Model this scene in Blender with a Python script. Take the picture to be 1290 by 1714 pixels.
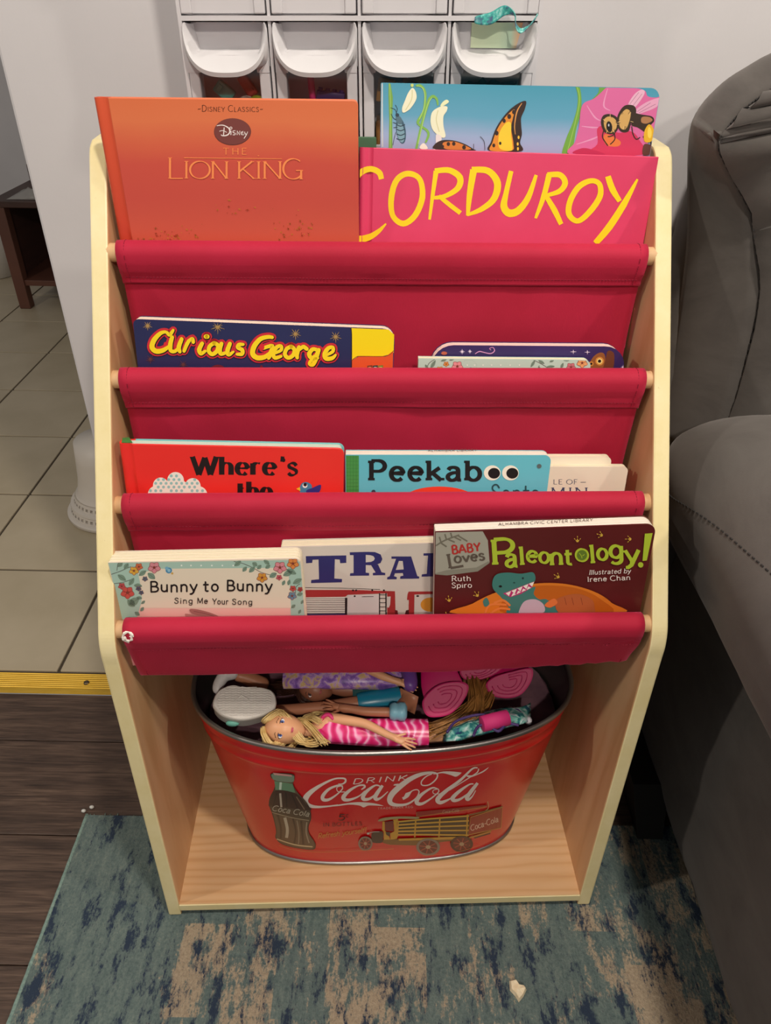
import bpy, bmesh, math, random
import numpy as np
from mathutils import Vector, Matrix, noise
random.seed(7)
for o in list(bpy.data.objects): bpy.data.objects.remove(o, do_unlink=True)
SC = bpy.context.scene
COL = SC.collection
PI = math.pi
# ------------------------------------------------------------------ camera
F, CX, CY = 1228.0, 645.0, 857.0            # focal length and centre for the 1290x1714 frame
CAM_H, PITCH, ROLL = 1.1086, 0.6148, 0.0200
cam = bpy.data.cameras.new('camera'); camo = bpy.data.objects.new('camera', cam); COL.objects.link(camo)
cam.sensor_fit = 'VERTICAL'; cam.sensor_height = 24.0; cam.lens = 24.0 * F / 1714.0
cam.clip_start = 0.02
camo.matrix_world = Matrix.Translation((0, 0, CAM_H)) @ Matrix.Rotation(PI/2 - PITCH, 4, 'X') @ Matrix.Rotation(ROLL, 4, 'Z')
SC.camera = camo
# ------------------------------------------------------------------ world and ceiling lamps
w = bpy.data.worlds.new('world'); SC.world = w; w.use_nodes = True
w.node_tree.nodes['Background'].inputs[0].default_value = (1.0, 0.96, 0.92, 1)
w.node_tree.nodes['Background'].inputs[1].default_value = 0.20
def lamp(name, loc, power, radius, col):
    l = bpy.data.lights.new(name, 'POINT'); l.energy = power; l.shadow_soft_size = radius; l.color = col
    o = bpy.data.objects.new(name, l); COL.objects.link(o); o.location = loc
    return o
WARM = (1.0, 0.91, 0.80)
# the room's ceiling lamps, above and outside the picture; their shadows in the photograph tell the sides
lamp('ceiling_lamp_right_offscreen', (2.0, -0.10, 2.35), 66, 0.06, WARM)
lamp('ceiling_lamp_above_offscreen', (0.25, 0.10, 2.40), 74, 0.06, WARM)
lamp('ceiling_lamp_left_offscreen', (-2.1, -0.05, 2.35), 60, 0.06, WARM)
lamp('ceiling_lamp_behind_offscreen', (0.25, -1.60, 2.40), 100, 0.06, WARM)
SC.view_settings.view_transform = 'Standard'; SC.view_settings.look = 'None'
SC.view_settings.exposure = 0.0; SC.view_settings.gamma = 1.0; SC.view_settings.use_curve_mapping = False

# ------------------------------------------------------------------ helpers: colour and materials
def lin(c):
    out = []
    for v in c[:3]:
        v = v/255.0
        out.append(v/12.92 if v <= 0.04045 else ((v+0.055)/1.055)**2.4)
    return tuple(out) + (1.0,)
MATS = {}
def mat(name, col, rough=0.5, metal=0.0, spec=0.5, sheen=0.0, coat=0.0):
    key = (name, tuple(col), rough, metal, spec, sheen, coat)
    if key in MATS: return MATS[key]
    m = bpy.data.materials.new(name); m.use_nodes = True
    b = m.node_tree.nodes['Principled BSDF']
    b.inputs['Base Color'].default_value = lin(col); b.inputs['Roughness'].default_value = rough
    b.inputs['Metallic'].default_value = metal; b.inputs['Specular IOR Level'].default_value = spec
    if sheen: b.inputs['Sheen Weight'].default_value = sheen; b.inputs['Sheen Tint'].default_value = lin(col)
    if coat: b.inputs['Coat Weight'].default_value = coat; b.inputs['Coat Roughness'].default_value = 0.12
    MATS[key] = m
    return m
def nodes(m):
    nt = m.node_tree
    return nt, nt.nodes, nt.links, nt.nodes['Principled BSDF']
def node(nt, t, **kw):
    n = nt.nodes.new(t)
    for k, v in kw.items(): setattr(n, k, v)
    return n
def coords(nt, scale=(1,1,1), rot=(0,0,0), kind='Object', loc=(0,0,0)):
    tc = node(nt, 'ShaderNodeTexCoord'); mp = node(nt, 'ShaderNodeMapping')
    mp.inputs['Scale'].default_value = scale; mp.inputs['Rotation'].default_value = rot; mp.inputs['Location'].default_value = loc
    nt.links.new(tc.outputs[kind], mp.inputs[0])
    return mp.outputs[0]
def noise_tex(nt, vec, scale, detail=4, rough=0.55, dist=0.0):
    n = node(nt, 'ShaderNodeTexNoise'); n.inputs['Scale'].default_value = scale; n.inputs['Detail'].default_value = detail
    n.inputs['Roughness'].default_value = rough; n.inputs['Distortion'].default_value = dist
    if vec is not None: nt.links.new(vec, n.inputs['Vector'])
    return n.outputs['Fac']
def ramp(nt, fac, stops, interp='LINEAR'):
    r = node(nt, 'ShaderNodeValToRGB'); r.color_ramp.interpolation = interp
    els = r.color_ramp.elements
    els[0].position, els[0].color = stops[0][0], lin(stops[0][1])
    els[1].position, els[1].color = stops[-1][0], lin(stops[-1][1])
    for p, c in stops[1:-1]:
        e = els.new(p); e.color = lin(c)
    nt.links.new(fac, r.inputs[0])
    return r.outputs[0]
def mixc(nt, fac, a, b, blend='MIX'):
    n = node(nt, 'ShaderNodeMix', data_type='RGBA', blend_type=blend)
    for s, v in ((n.inputs[0], fac), (n.inputs[6], a), (n.inputs[7], b)):
        if hasattr(v, 'links'): nt.links.new(v, s)
        elif isinstance(v, (int, float)): s.default_value = v
        else: s.default_value = lin(v)
    return n.outputs[2]
def bump(nt, b, h, strength, dist=0.002):
    n = node(nt, 'ShaderNodeBump'); n.inputs['Strength'].default_value = strength; n.inputs['Distance'].default_value = dist
    nt.links.new(h, n.inputs['Height']); nt.links.new(n.outputs[0], b.inputs['Normal'])
def grad_mat(name, stops, z0, z1, rough=0.4, axis=2, mottle=0.0):
    m = mat(name, (128,128,128), rough); nt, N, L, b = nodes(m)
    tc = node(nt, 'ShaderNodeTexCoord'); sx = node(nt, 'ShaderNodeSeparateXYZ'); L.new(tc.outputs['Object'], sx.inputs[0])
    mr = node(nt, 'ShaderNodeMapRange'); mr.inputs[1].default_value = z0; mr.inputs[2].default_value = z1
    L.new(sx.outputs[axis], mr.inputs[0]); fac = mr.outputs[0]
    if mottle:
        nz = noise_tex(nt, coords(nt), 14, 3)
        ma = node(nt, 'ShaderNodeMath', operation='MULTIPLY_ADD'); L.new(nz, ma.inputs[0]); ma.inputs[1].default_value = mottle
        sub = node(nt, 'ShaderNodeMath', operation='SUBTRACT'); L.new(fac, sub.inputs[0]); sub.inputs[1].default_value = mottle*0.5
        L.new(sub.outputs[0], ma.inputs[2]); fac = ma.outputs[0]
    L.new(ramp(nt, fac, stops), b.inputs['Base Color'])
    return m
def noisy_mat(name, c0, c1, scale, rough=0.6, vscale=(1,1,1), bstr=0.0, bscale=None, detail=5, sheen=0.0, lo=0.3, hi=0.7, metal=0.0, dist=0.002, rot=(0,0,0)):
    m = mat(name, c0, rough, metal, sheen=sheen); nt, N, L, b = nodes(m)
    v = coords(nt, vscale, rot); f = noise_tex(nt, v, scale, detail)
    L.new(ramp(nt, f, [(lo, c0), (hi, c1)]), b.inputs['Base Color'])
    if bstr:
        f2 = noise_tex(nt, v, bscale or scale*4, 3); bump(nt, b, f2, bstr, dist)
    return m
# ------------------------------------------------------------------ helpers: objects
def obj(name, verts, faces, m=None, parent=None, smooth=False, mw=None, fm=None):
    me = bpy.data.meshes.new(name); me.from_pydata([tuple(v) for v in verts], [], faces); me.update()
    ms = m if isinstance(m, (list, tuple)) else [m]
    for x in ms:
        if x: me.materials.append(x)
    if fm is not None: me.polygons.foreach_set('material_index', fm)
    if smooth: me.polygons.foreach_set('use_smooth', [True]*len(me.polygons))
    o = bpy.data.objects.new(name, me); COL.objects.link(o)
    if parent: o.parent = parent
    if mw is not None: o.matrix_world = mw
    return o
def empty(name, mw=None, loc=None):
    o = bpy.data.objects.new(name, None); COL.objects.link(o); o.empty_display_size = 0.02
    if loc is not None: o.matrix_world = Matrix.Translation(loc)
    if mw is not None: o.matrix_world = mw
    return o
def tag(o, label, cat, group=None, kind=None):
    o['label'] = label; o['category'] = cat
    if group: o['group'] = group
    if kind: o['kind'] = kind
    return o
class MB:
    """collects shapes of one part into one mesh"""
    def __init__(s): s.v, s.f, s.m = [], [], []
    def add(s, v, f, mi=0):
        n = len(s.v); s.v += [tuple(x) for x in v]; s.f += [tuple(i+n for i in q) for q in f]; s.m += [mi]*len(f)
        return s
    def box(s, x0, x1, y0, y1, z0, z1, mi=0, c=0.0):
        if c <= 0:
            v = [(x0,y0,z0),(x1,y0,z0),(x1,y1,z0),(x0,y1,z0),(x0,y0,z1),(x1,y0,z1),(x1,y1,z1),(x0,y1,z1)]
            f = [(0,3,2,1),(4,5,6,7),(0,1,5,4),(1,2,6,5),(2,3,7,6),(3,0,4,7)]
            return s.add(v, f, mi)
        bm = bmesh.new(); bmesh.ops.create_cube(bm, size=1)
        for q in bm.verts: q.co = Vector(((x0+x1)/2+q.co.x*(x1-x0), (y0+y1)/2+q.co.y*(y1-y0), (z0+z1)/2+q.co.z*(z1-z0)))
        bmesh.ops.bevel(bm, geom=list(bm.edges), offset=c, segments=2, affect='EDGES', profile=0.5)
        bm.verts.ensure_lookup_table(); bm.verts.index_update()
        s.add([q.co[:] for q in bm.verts], [tuple(q.index for q in fc.verts) for fc in bm.faces], mi); bm.free()
        return s
    def tube(s, pts, rad, n=8, mi=0, closed=False, flat=1.0, up=None):
        pts = [Vector(p) for p in pts]; k = len(pts)
        rs = rad if isinstance(rad, (list, tuple)) else [rad]*k
        v, f = [], []
        prev = None
        for i, p in enumerate(pts):
            if closed: t = pts[(i+1) % k] - pts[i-1]
            else: t = pts[min(i+1, k-1)] - pts[max(i-1, 0)]
            t.normalize()
            if prev is None:
                a = Vector(up) if up else (Vector((0,0,1)) if abs(t.z) < 0.9 else Vector((1,0,0)))
                e1 = (a - t*a.dot(t)).normalized()
            else: e1 = (prev - t*prev.dot(t)).normalized()
            prev = e1; e2 = t.cross(e1)
            for j in range(n):
                an = 2*PI*j/n
                v.append(p + e1*math.cos(an)*rs[i]*flat + e2*math.sin(an)*rs[i])
        m = k if closed else k-1
        for i in range(m):
            a, b = i*n, ((i+1) % k)*n
            for j in range(n): f.append((a+j, a+(j+1) % n, b+(j+1) % n, b+j))
        if not closed:
            f.append(tuple(range(n-1, -1, -1))); f.append(tuple(range((k-1)*n, k*n)))
        return s.add(v, f, mi)
    def lathe(s, prof, c=(0,0,0), n=32, mi=0, M=None):
        v, f = [], []
        for r, z in prof:
            for j in range(n):
                a = 2*PI*j/n; q = Vector((r*math.cos(a), r*math.sin(a), z))
                if M: q = M @ q
                v.append(q + Vector(c))
        for i in range(len(prof)-1):
            for j in range(n): f.append((i*n+j, i*n+(j+1) % n, (i+1)*n+(j+1) % n, (i+1)*n+j))
        f.append(tuple(range(n-1, -1, -1))); f.append(tuple(range((len(prof)-1)*n, len(prof)*n)))
        return s.add(v, f, mi)
    def ball(s, c, r, mi=0, nu=16, nv=10, M=None):
        rx, ry, rz = r if isinstance(r, (list, tuple)) else (r, r, r)
        v, f = [], []
        for i in range(nv+1):
            th = PI*i/nv
            for j in range(nu):
                a = 2*PI*j/nu; q = Vector((rx*math.sin(th)*math.cos(a), ry*math.sin(th)*math.sin(a), rz*math.cos(th)))
                if M: q = M @ q
                v.append(q + Vector(c))
        for i in range(nv):
            for j in range(nu): f.append((i*nu+j, (i+1)*nu+j, (i+1)*nu+(j+1) % nu, i*nu+(j+1) % nu))
        return s.add(v, f, mi)
    def prism(s, poly, y0, y1, mi=0, me=None):
        """poly in XZ, extruded along Y; me = material of the edge faces"""
        n = len(poly); v = [(x, y0, z) for x, z in poly] + [(x, y1, z) for x, z in poly]
        s.add(v, [tuple(range(n)), tuple(range(2*n-1, n-1, -1))], mi)
        k = len(s.v)-2*n
        for i in range(n):
            s.f.append((k+i, k+n+i, k+n+(i+1) % n, k+(i+1) % n)); s.m.append(mi if me is None else me)
        return s
    def grid(s, P, mi=0, closed_u=False):
        nu, nv = len(P), len(P[0]); v = [p for row in P for p in row]; f = []
        for i in range(nu if closed_u else nu-1):
            for j in range(nv-1): f.append((i*nv+j, i*nv+j+1, ((i+1) % nu)*nv+j+1, ((i+1) % nu)*nv+j))
        return s.add(v, f, mi)
    def build(s, name, m, parent=None, smooth=False, mw=None):
        return obj(name, s.v, s.f, m, parent, smooth, mw, s.m)
def recalc(o):
    bm = bmesh.new(); bm.from_mesh(o.data); bmesh.ops.recalc_face_normals(bm, faces=bm.faces); bm.to_mesh(o.data); bm.free()
    return o
def mod(o, t, **kw):
    m = o.modifiers.new(t.lower(), t)
    for k, v in kw.items(): setattr(m, k, v)
    return o
def autosmooth(o, ang=40):
    o.data.polygons.foreach_set('use_smooth', [True]*len(o.data.polygons))
    bm = bmesh.new(); bm.from_mesh(o.data)
    for e in bm.edges:
        e.smooth = len(e.link_faces) == 2 and e.calc_face_angle(0) < math.radians(ang)
    bm.to_mesh(o.data); bm.free()
    return o
def rrect(x0, x1, z0, z1, r, n=6):
    """rounded rectangle, r = radii of BL, BR, TR, TL"""
    if not isinstance(r, (list, tuple)): r = [r]*4
    out = []
    for (cx, cz, sx, sz, a0), q in zip(((x0,z0,1,1,180),(x1,z0,-1,1,270),(x1,z1,-1,-1,0),(x0,z1,1,-1,90)), r):
        if q <= 1e-6: out.append((cx, cz)); continue
        for i in range(n+1):
            a = math.radians(a0+90*i/n); out.append((cx+sx*q+q*math.cos(a), cz+sz*q+q*math.sin(a)))
    return out
def cr(pts, n=6, closed=False):
    """Catmull-Rom through points"""
    P = [np.array(p, float) for p in pts]; k = len(P); out = []
    for i in range(k if closed else k-1):
        a, b, c, d = (P[(i-1) % k], P[i], P[(i+1) % k], P[(i+2) % k]) if closed else (P[max(i-1,0)], P[i], P[i+1], P[min(i+2,k-1)])
        for j in range(n):
            t = j/n
            out.append(0.5*((2*b)+(c-a)*t+(2*a-5*b+4*c-d)*t*t+(3*b-a-3*c+d)*t**3))
    if not closed: out.append(P[-1])
    return [tuple(p) for p in out]
# ------------------------------------------------------------------ where things of the photograph stand
def ray(u, v):
    a, b = u-CX, v-CY
    x = (a*math.cos(ROLL)+b*math.sin(ROLL))/F; y = (-a*math.sin(ROLL)+b*math.cos(ROLL))/F
    return Vector((x, math.cos(PITCH)-y*math.sin(PITCH), -math.sin(PITCH)-y*math.cos(PITCH)))
EYE = Vector((0, 0, CAM_H))
def atz(u, v, z): d = ray(u, v); return EYE + d*((z-CAM_H)/d.z)
def aty(u, v, y): d = ray(u, v); return EYE + d*(y/d.y)
YAW = 0.0445
SHELF = Matrix.Translation((0.0056, 0.5451, 0)) @ Matrix.Rotation(YAW, 4, 'Z')

# ------------------------------------------------------------------ helpers: flat print (lettering and pictures lying on a surface)
XH = 0.66
def A_(cx, cy, rx, ry, a0, a1, n=14):
    return [(cx+rx*math.cos(math.radians(a0+(a1-a0)*i/n)), cy+ry*math.sin(math.radians(a0+(a1-a0)*i/n))) for i in range(n+1)]
GL = {
 'A': (.80, [[(0,0),(.4,1)], [(.4,1),(.8,0)], [(.15,.34),(.65,.34)]]),
 'B': (.66, [[(.08,0),(.08,1)], [(.08,1),(.32,1)]+A_(.34,.76,.22,.24,80,-80)+[(.08,.52)], [(.08,.52),(.34,.52)]+A_(.36,.26,.28,.26,80,-80)+[(.08,0)]]),
 'C': (.80, [A_(.44,.5,.44,.5,48,312,24)]),
 'D': (.78, [[(.08,0),(.08,1)], [(.08,1),(.28,1)]+A_(.28,.5,.46,.5,88,-88,20)+[(.08,0)]]),
 'E': (.60, [[(.08,0),(.08,1)], [(.08,1),(.56,1)], [(.08,.52),(.48,.52)], [(.08,0),(.58,0)]]),
 'F': (.56, [[(.08,0),(.08,1)], [(.08,1),(.56,1)], [(.08,.5),(.46,.5)]]),
 'G': (.86, [A_(.44,.5,.44,.5,48,318,24), [(.78,.02),(.78,.42)], [(.56,.42),(.86,.42)]]),
 'H': (.76, [[(.08,0),(.08,1)], [(.68,0),(.68,1)], [(.08,.52),(.68,.52)]]),
 'I': (.22, [[(.11,0),(.11,1)]]),
 'K': (.72, [[(.08,0),(.08,1)], [(.62,1),(.1,.42)], [(.24,.56),(.70,0)]]),
 'L': (.58, [[(.08,0),(.08,1)], [(.08,0),(.56,0)]]),
 'M': (.92, [[(.08,0),(.1,1)], [(.1,1),(.46,.1)], [(.46,.1),(.82,1)], [(.82,1),(.84,0)]]),
 'N': (.80, [[(.08,0),(.08,1)], [(.08,1),(.72,0)], [(.72,0),(.72,1)]]),
 'O': (.92, [A_(.46,.5,.46,.5,90,450,32)]),
 'P': (.64, [[(.08,0),(.08,1)], [(.08,1),(.34,1)]+A_(.34,.73,.27,.27,85,-85)+[(.08,.46)]]),
 'R': (.72, [[(.08,0),(.08,1)], [(.08,1),(.34,1)]+A_(.34,.75,.25,.25,85,-85)+[(.08,.5)], [(.32,.5),(.68,0)]]),
 'S': (.62, [cr([(.54,.82),(.42,.97),(.26,1),(.10,.9),(.09,.72),(.28,.56),(.48,.42),(.55,.24),(.44,.05),(.26,0),(.10,.06),(.04,.2)],4)]),
 'T': (.72, [[(.36,0),(.36,1)], [(.02,1),(.70,1)]]),
 'U': (.74, [[(.08,1),(.08,.3)]+A_(.37,.3,.29,.3,180,360)+[(.66,1)]]),
 'V': (.74, [[(0,1),(.37,0)], [(.37,0),(.74,1)]]),
 'W': (1.15, [[(.0,1),(.30,0)], [(.30,0),(.58,.95)], [(.58,.95),(.84,0)], [(.84,0),(1.12,1)]]),
 'Y': (.72, [[(.0,1),(.36,.46)], [(.72,1),(.36,.46)], [(.36,.46),(.36,0)]]),
 'a': (.58, [cr([(.08,.52),(.14,.62),(.28,.66),(.42,.6),(.46,.46),(.46,.1),(.50,.02),(.58,.02)],4), cr([(.46,.40),(.24,.37),(.08,.26),(.07,.1),(.2,0),(.36,.05),(.46,.18)],4)]),
 'b': (.62, [[(.08,0),(.08,1)], A_(.32,.33,.25,.33,150,-150,20)]),
 'c': (.52, [A_(.30,.33,.27,.33,45,315,18)]),
 'd': (.62, [[(.53,0),(.53,1)], A_(.29,.33,.25,.33,30,330,20)]),
 'e': (.56, [[(.06,.36),(.52,.36)]+A_(.29,.33,.24,.33,10,318,20)]),
 'g': (.60, [A_(.29,.34,.24,.32,30,330,20), [(.52,.64),(.52,-.05)]+A_(.29,-.08,.23,.22,0,-150,10)]),
 'h': (.62, [[(.08,0),(.08,1)], [(.08,.38)]+A_(.30,.40,.22,.26,160,0,10)+[(.52,0)]]),
 'i': (.22, [[(.11,0),(.11,.64)], [(.11,.86),(.11,.90)]]),
 'k': (.60, [[(.08,0),(.08,1)], [(.50,.64),(.1,.28)], [(.22,.38),(.56,0)]]),
 'l': (.22, [[(.11,0),(.11,1)]]),
 'm': (.92, [[(.08,0),(.08,.64)], [(.08,.38)]+A_(.27,.42,.19,.24,160,0,10)+[(.46,0)], [(.46,.38)]+A_(.65,.42,.19,.24,160,0,10)+[(.84,0)]]),
 'n': (.62, [[(.08,0),(.08,.64)], [(.08,.38)]+A_(.30,.40,.22,.26,160,0,10)+[(.52,0)]]),
 'o': (.60, [A_(.30,.33,.25,.33,90,450,24)]),
 'p': (.62, [[(.08,-.3),(.08,.64)], A_(.32,.33,.25,.33,150,-150,20)]),
 'r': (.44, [[(.08,0),(.08,.64)], [(.08,.36)]+A_(.30,.40,.22,.25,160,60,8)]),
 's': (.48, [cr([(.42,.52),(.32,.65),(.18,.66),(.08,.58),(.10,.44),(.26,.35),(.40,.25),(.41,.1),(.28,0),(.14,.01),(.05,.12)],4)]),
 't': (.42, [[(.16,.9),(.16,.14)]+A_(.28,.14,.12,.14,180,300,6), [(.02,.64),(.36,.64)]]),
 'u': (.62, [[(.08,.64),(.08,.24)]+A_(.30,.25,.22,.25,180,350,10)+[(.52,.3)], [(.52,.64),(.52,0)]]),
 'v': (.54, [[(0,.64),(.27,0)], [(.27,0),(.54,.64)]]),
 'y': (.56, [[(.02,.64),(.28,.02)], [(.54,.64),(.24,-.16),(.12,-.28),(.02,-.28)]]),
 '!': (.24, [[(.12,.3),(.12,1)], [(.12,.02),(.12,.08)]]),
 "'": (.18, [[(.09,.72),(.11,1)]]), '~': (.5, [cr([(.04,.3),(.15,.42),(.3,.34),(.45,.45)],4)]), '-': (.4, [[(.04,.4),(.36,.4)]]),
 '5': (.6, [[(.5,1),(.14,1),(.1,.55)], cr([(.1,.55),(.3,.64),(.5,.52),(.54,.3),(.42,.05),(.22,0),(.06,.1)],4)]),
}
GL['f'] = (.42, [A_(.30,.82,.14,.18,40,180,8)+[(.16,0)], [(.02,.62),(.36,.62)]])
GL['w'] = (.8, [[(0,.64),(.2,0)], [(.2,0),(.4,.6)], [(.4,.6),(.6,0)], [(.6,0),(.8,.64)]])
def ribbon(pts, wid, caps=False):
    """flat band along a 2-D polyline: vertices and faces"""
    P = []
    for p in pts:
        if not P or math.hypot(p[0]-P[-1][0], p[1]-P[-1][1]) > 1e-4: P.append((float(p[0]), float(p[1])))
    k = len(P)
    if k < 2: return [], []
    W = wid if isinstance(wid, (list, tuple)) else [wid]*k
    if len(W) != k: W = list(np.interp(np.linspace(0,1,k), np.linspace(0,1,len(W)), W))
    v, f = [], []
    for i in range(k):
        a, b = P[max(i-1,0)], P[min(i+1,k-1)]
        if i == 0 and k > 3 and math.hypot(P[0][0]-P[-1][0], P[0][1]-P[-1][1]) < 1e-3: a = P[-2]
        if i == k-1 and k > 3 and math.hypot(P[0][0]-P[-1][0], P[0][1]-P[-1][1]) < 1e-3: b = P[1]
        t = (b[0]-a[0], b[1]-a[1]); l = math.hypot(*t) or 1; nx, ny = -t[1]/l, t[0]/l
        mi = 1.0
        if 0 < i < k-1:
            s = (P[i+1][0]-P[i][0], P[i+1][1]-P[i][1]); ls = math.hypot(*s) or 1
            cs = abs((-s[1]*nx+s[0]*ny)/ls); mi = min(1/max(cs,.5), 1.6)
        h = W[i]/2*mi
        v += [(P[i][0]+nx*h, P[i][1]+ny*h), (P[i][0]-nx*h, P[i][1]-ny*h)]
    f = [(2*i, 2*i+1, 2*i+3, 2*i+2) for i in range(k-1)]
    if caps:
        for i in (0, k-1):
            n = len(v); c = P[i]; r = W[i]/2
            v += [(c[0]+r*math.cos(2*PI*j/10), c[1]+r*math.sin(2*PI*j/10)) for j in range(10)]
            f.append(tuple(range(n, n+10)))
    return v, f
PRINT = {}
def pmat(col, rough=0.42):
    k = (tuple(col), rough)
    if k not in PRINT: PRINT[k] = mat('print_ink', col, rough)
    return PRINT[k]
class Art:
    """prints on the surface given by mp(px, py, lift) -> point in the thing's own space; coordinates traced in photo pixels"""
    def __init__(s, mp, parent, rough=0.42): s.mp, s.parent, s.k, s.rough, s.tess, s.hold, s.ncap = mp, parent, 0, rough, 0, False, 0
    def begin(s, name): s.name = name; s.v, s.f, s.mi, s.ms = [], [], [], []
    def _put(s, v2, f, col):
        if not v2: return
        if s.tess:      # curved surface: cut large faces so that the print follows it
            bm = bmesh.new(); vs = [bm.verts.new((x, y, 0)) for x, y in v2]
            for q in f:
                try: bm.faces.new([vs[i] for i in q])
                except ValueError: pass
            bmesh.ops.triangulate(bm, faces=bm.faces[:])
            for _ in range(4):
                es = [e for e in bm.edges if e.calc_length() > s.tess]
                if not es: break
                bmesh.ops.subdivide_edges(bm, edges=es, cuts=1); bmesh.ops.triangulate(bm, faces=[q for q in bm.faces if len(q.verts) > 3])
            bm.verts.index_update(); v2 = [(q.co.x, q.co.y) for q in bm.verts]; f = [tuple(p.index for p in q.verts) for q in bm.faces]; bm.free()
        if not s.hold: s.k += 1
        lift = (0.00035 if s.tess else 0.00010) + 0.000012*s.k
        m = pmat(col, s.rough)
        if m not in s.ms: s.ms.append(m)
        nc = s.ncap; s.ncap = 0; nv = len(v2)
        n = len(s.v); s.v += [s.mp(x, y, lift+(0.000006 if i_ >= nv-nc else 0)) for i_, (x, y) in enumerate(v2)]
        s.f += [tuple(i+n for i in q) for q in f]; s.mi += [s.ms.index(m)]*len(f)
    def stroke(s, pts, wid, col, smooth=True, caps=False, closed=False):
        if smooth and len(pts) > 2: pts = cr(pts, 6, closed)
        if closed: pts = list(pts)+[pts[0]]
        s.ncap = 20 if caps and not s.tess else 0; s._put(*ribbon(pts, wid, caps), col)
    def poly(s, pts, col, smooth=False, n=5):
        if smooth: pts = cr(pts, n, True)
        s._put([tuple(p[:2]) for p in pts], [tuple(range(len(pts)))], col)
    def dot(s, c, r, col, n=16, ry=None, rot=0.0):
        ry = ry or r; a = math.radians(rot)
        P = [(r*math.cos(2*PI*i/n), ry*math.sin(2*PI*i/n)) for i in range(n)]
        s.poly([(c[0]+x*math.cos(a)-y*math.sin(a), c[1]+x*math.sin(a)+y*math.cos(a)) for x, y in P], col)
    def leaf(s, a, b, wd, col, line=None):
        dx, dy = b[0]-a[0], b[1]-a[1]; l = math.hypot(dx, dy) or 1; nx, ny = -dy/l*wd/2, dx/l*wd/2
        m = (a[0]+dx*.5, a[1]+dy*.5)
        s.poly([a, (m[0]+nx, m[1]+ny), b, (m[0]-nx, m[1]-ny)], col, True, 4)
        if line: s.stroke([a, b], 0.5, line, False)
    def flower(s, c, r, col, heart, n=5, rot=0.0, edge=None):
        for i in range(n):
            a = rot+2*PI*i/n; e = (c[0]+r*math.cos(a), c[1]+r*math.sin(a)*0.9)
            if edge: s.leaf(c, (c[0]+(r+.8)*math.cos(a), c[1]+(r+.8)*math.sin(a)*.9), r*.95, edge)
            s.leaf(c, e, r*.75, col)
        s.dot(c, r*.22, heart, 8)
    def star(s, c, r, col, n=8, w=1.1, rot=0.2):
        for i in range(n):
            a = rot+2*PI*i/n; k = r*(1 if i % 2 == 0 else .72)
            s._put(*ribbon([c, (c[0]+k*math.cos(a), c[1]+k*math.sin(a))], [w*1.6, w*.4]), col)
    def text(s, st, p0, p1, cap, col, w=.1, w2=None, nib=15, serif=0.0, sth=.05, slant=0.0, caps=False, small=None, track=.12, grow=0.0, dxy=(0,0), wob=0.0):
        """lettering drawn stroke by stroke on the baseline p0-p1; w, w2 thick and thin stroke as a share of the cap height"""
        w2 = w if w2 is None else w2
        items, x = [], 0.0
        for ch in st:
            if ch == ' ': x += .42; continue
            sc = 1.0
            if small and ch.islower(): ch, sc = ch.upper(), small
            gw, gs = GL[ch]; items.append((ch, x, sc)); x += gw*sc+track
        tot = x-track; L = math.hypot(p1[0]-p0[0], p1[1]-p0[1]); ux, uy = (p1[0]-p0[0])/L, (p1[1]-p0[1])/L
        sx = L/tot; vx, vy = uy, -ux
        k0 = s.k; cnt = 0
        for idx, (ch, x0, sc) in enumerate(items):
            off = wob*math.sin(idx*2.1)
            for g in GL[ch][1]:
                q = []
                for gx, gy in g:
                    X = (x0+gx*sc)*sx + slant*gy*sc*cap; Y = gy*sc*cap+off
                    q.append((p0[0]+dxy[0]+ux*X+vx*Y, p0[1]+dxy[1]+uy*X+vy*Y))
                W = []
                for i in range(len(q)):
                    a, b = q[max(i-1,0)], q[min(i+1,len(q)-1)]
                    an = math.atan2(-(b[1]-a[1]), b[0]-a[0]) + math.radians(nib)
                    W.append((w2+(w-w2)*abs(math.sin(an)))*cap*sc**.5+grow)
                cnt += 1; s.k = k0+cnt % 6; s.ncap = 20 if caps and not s.tess else 0; s._put(*ribbon(q, W, caps), col)
                if serif:
                    for e, o in ((0,1),(-1,-2)):
                        gx, gy = g[e]; dx, dy = g[o][0]-gx, g[o][1]-gy
                        if abs(dy) < .5*math.hypot(dx, dy) or min(abs(gy), abs(gy-1), abs(gy-.64), abs(gy+.3)) > .02: continue
                        if ch in 'AMVW' and gy not in (0,1): continue
                        if ch == 'A' and gy == 1: continue
                        if ch in 'VWM' and gx in (.37,.30,.84,.46) and gy <= .1: continue
                        lo, hi = -serif, serif
                        if ch.islower() and gy > .3: hi = 0.02
                        def pt(xx, yy):
                            X = (x0+(gx)*sc)*sx + xx*cap*sc + slant*(gy+yy)*sc*cap; Y = (gy+yy)*sc*cap+off
                            return (p0[0]+dxy[0]+ux*X+vx*Y, p0[1]+dxy[1]+uy*X+vy*Y)
                        yy = sth/2 if gy <= 0.01 else -sth/2
                        cnt += 1; s.k = k0+cnt % 6; s._put(*ribbon([pt(lo,yy), pt(hi,yy)], sth*cap*sc+grow), col)
        s.k = k0+6
    def end(s):
        o = obj(s.name, s.v, s.f, s.ms, s.parent, fm=s.mi)
        if s.name in ('floral_print', 'gold_sparkle_print'): o['kind'] = 'stuff'
        return o
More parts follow.
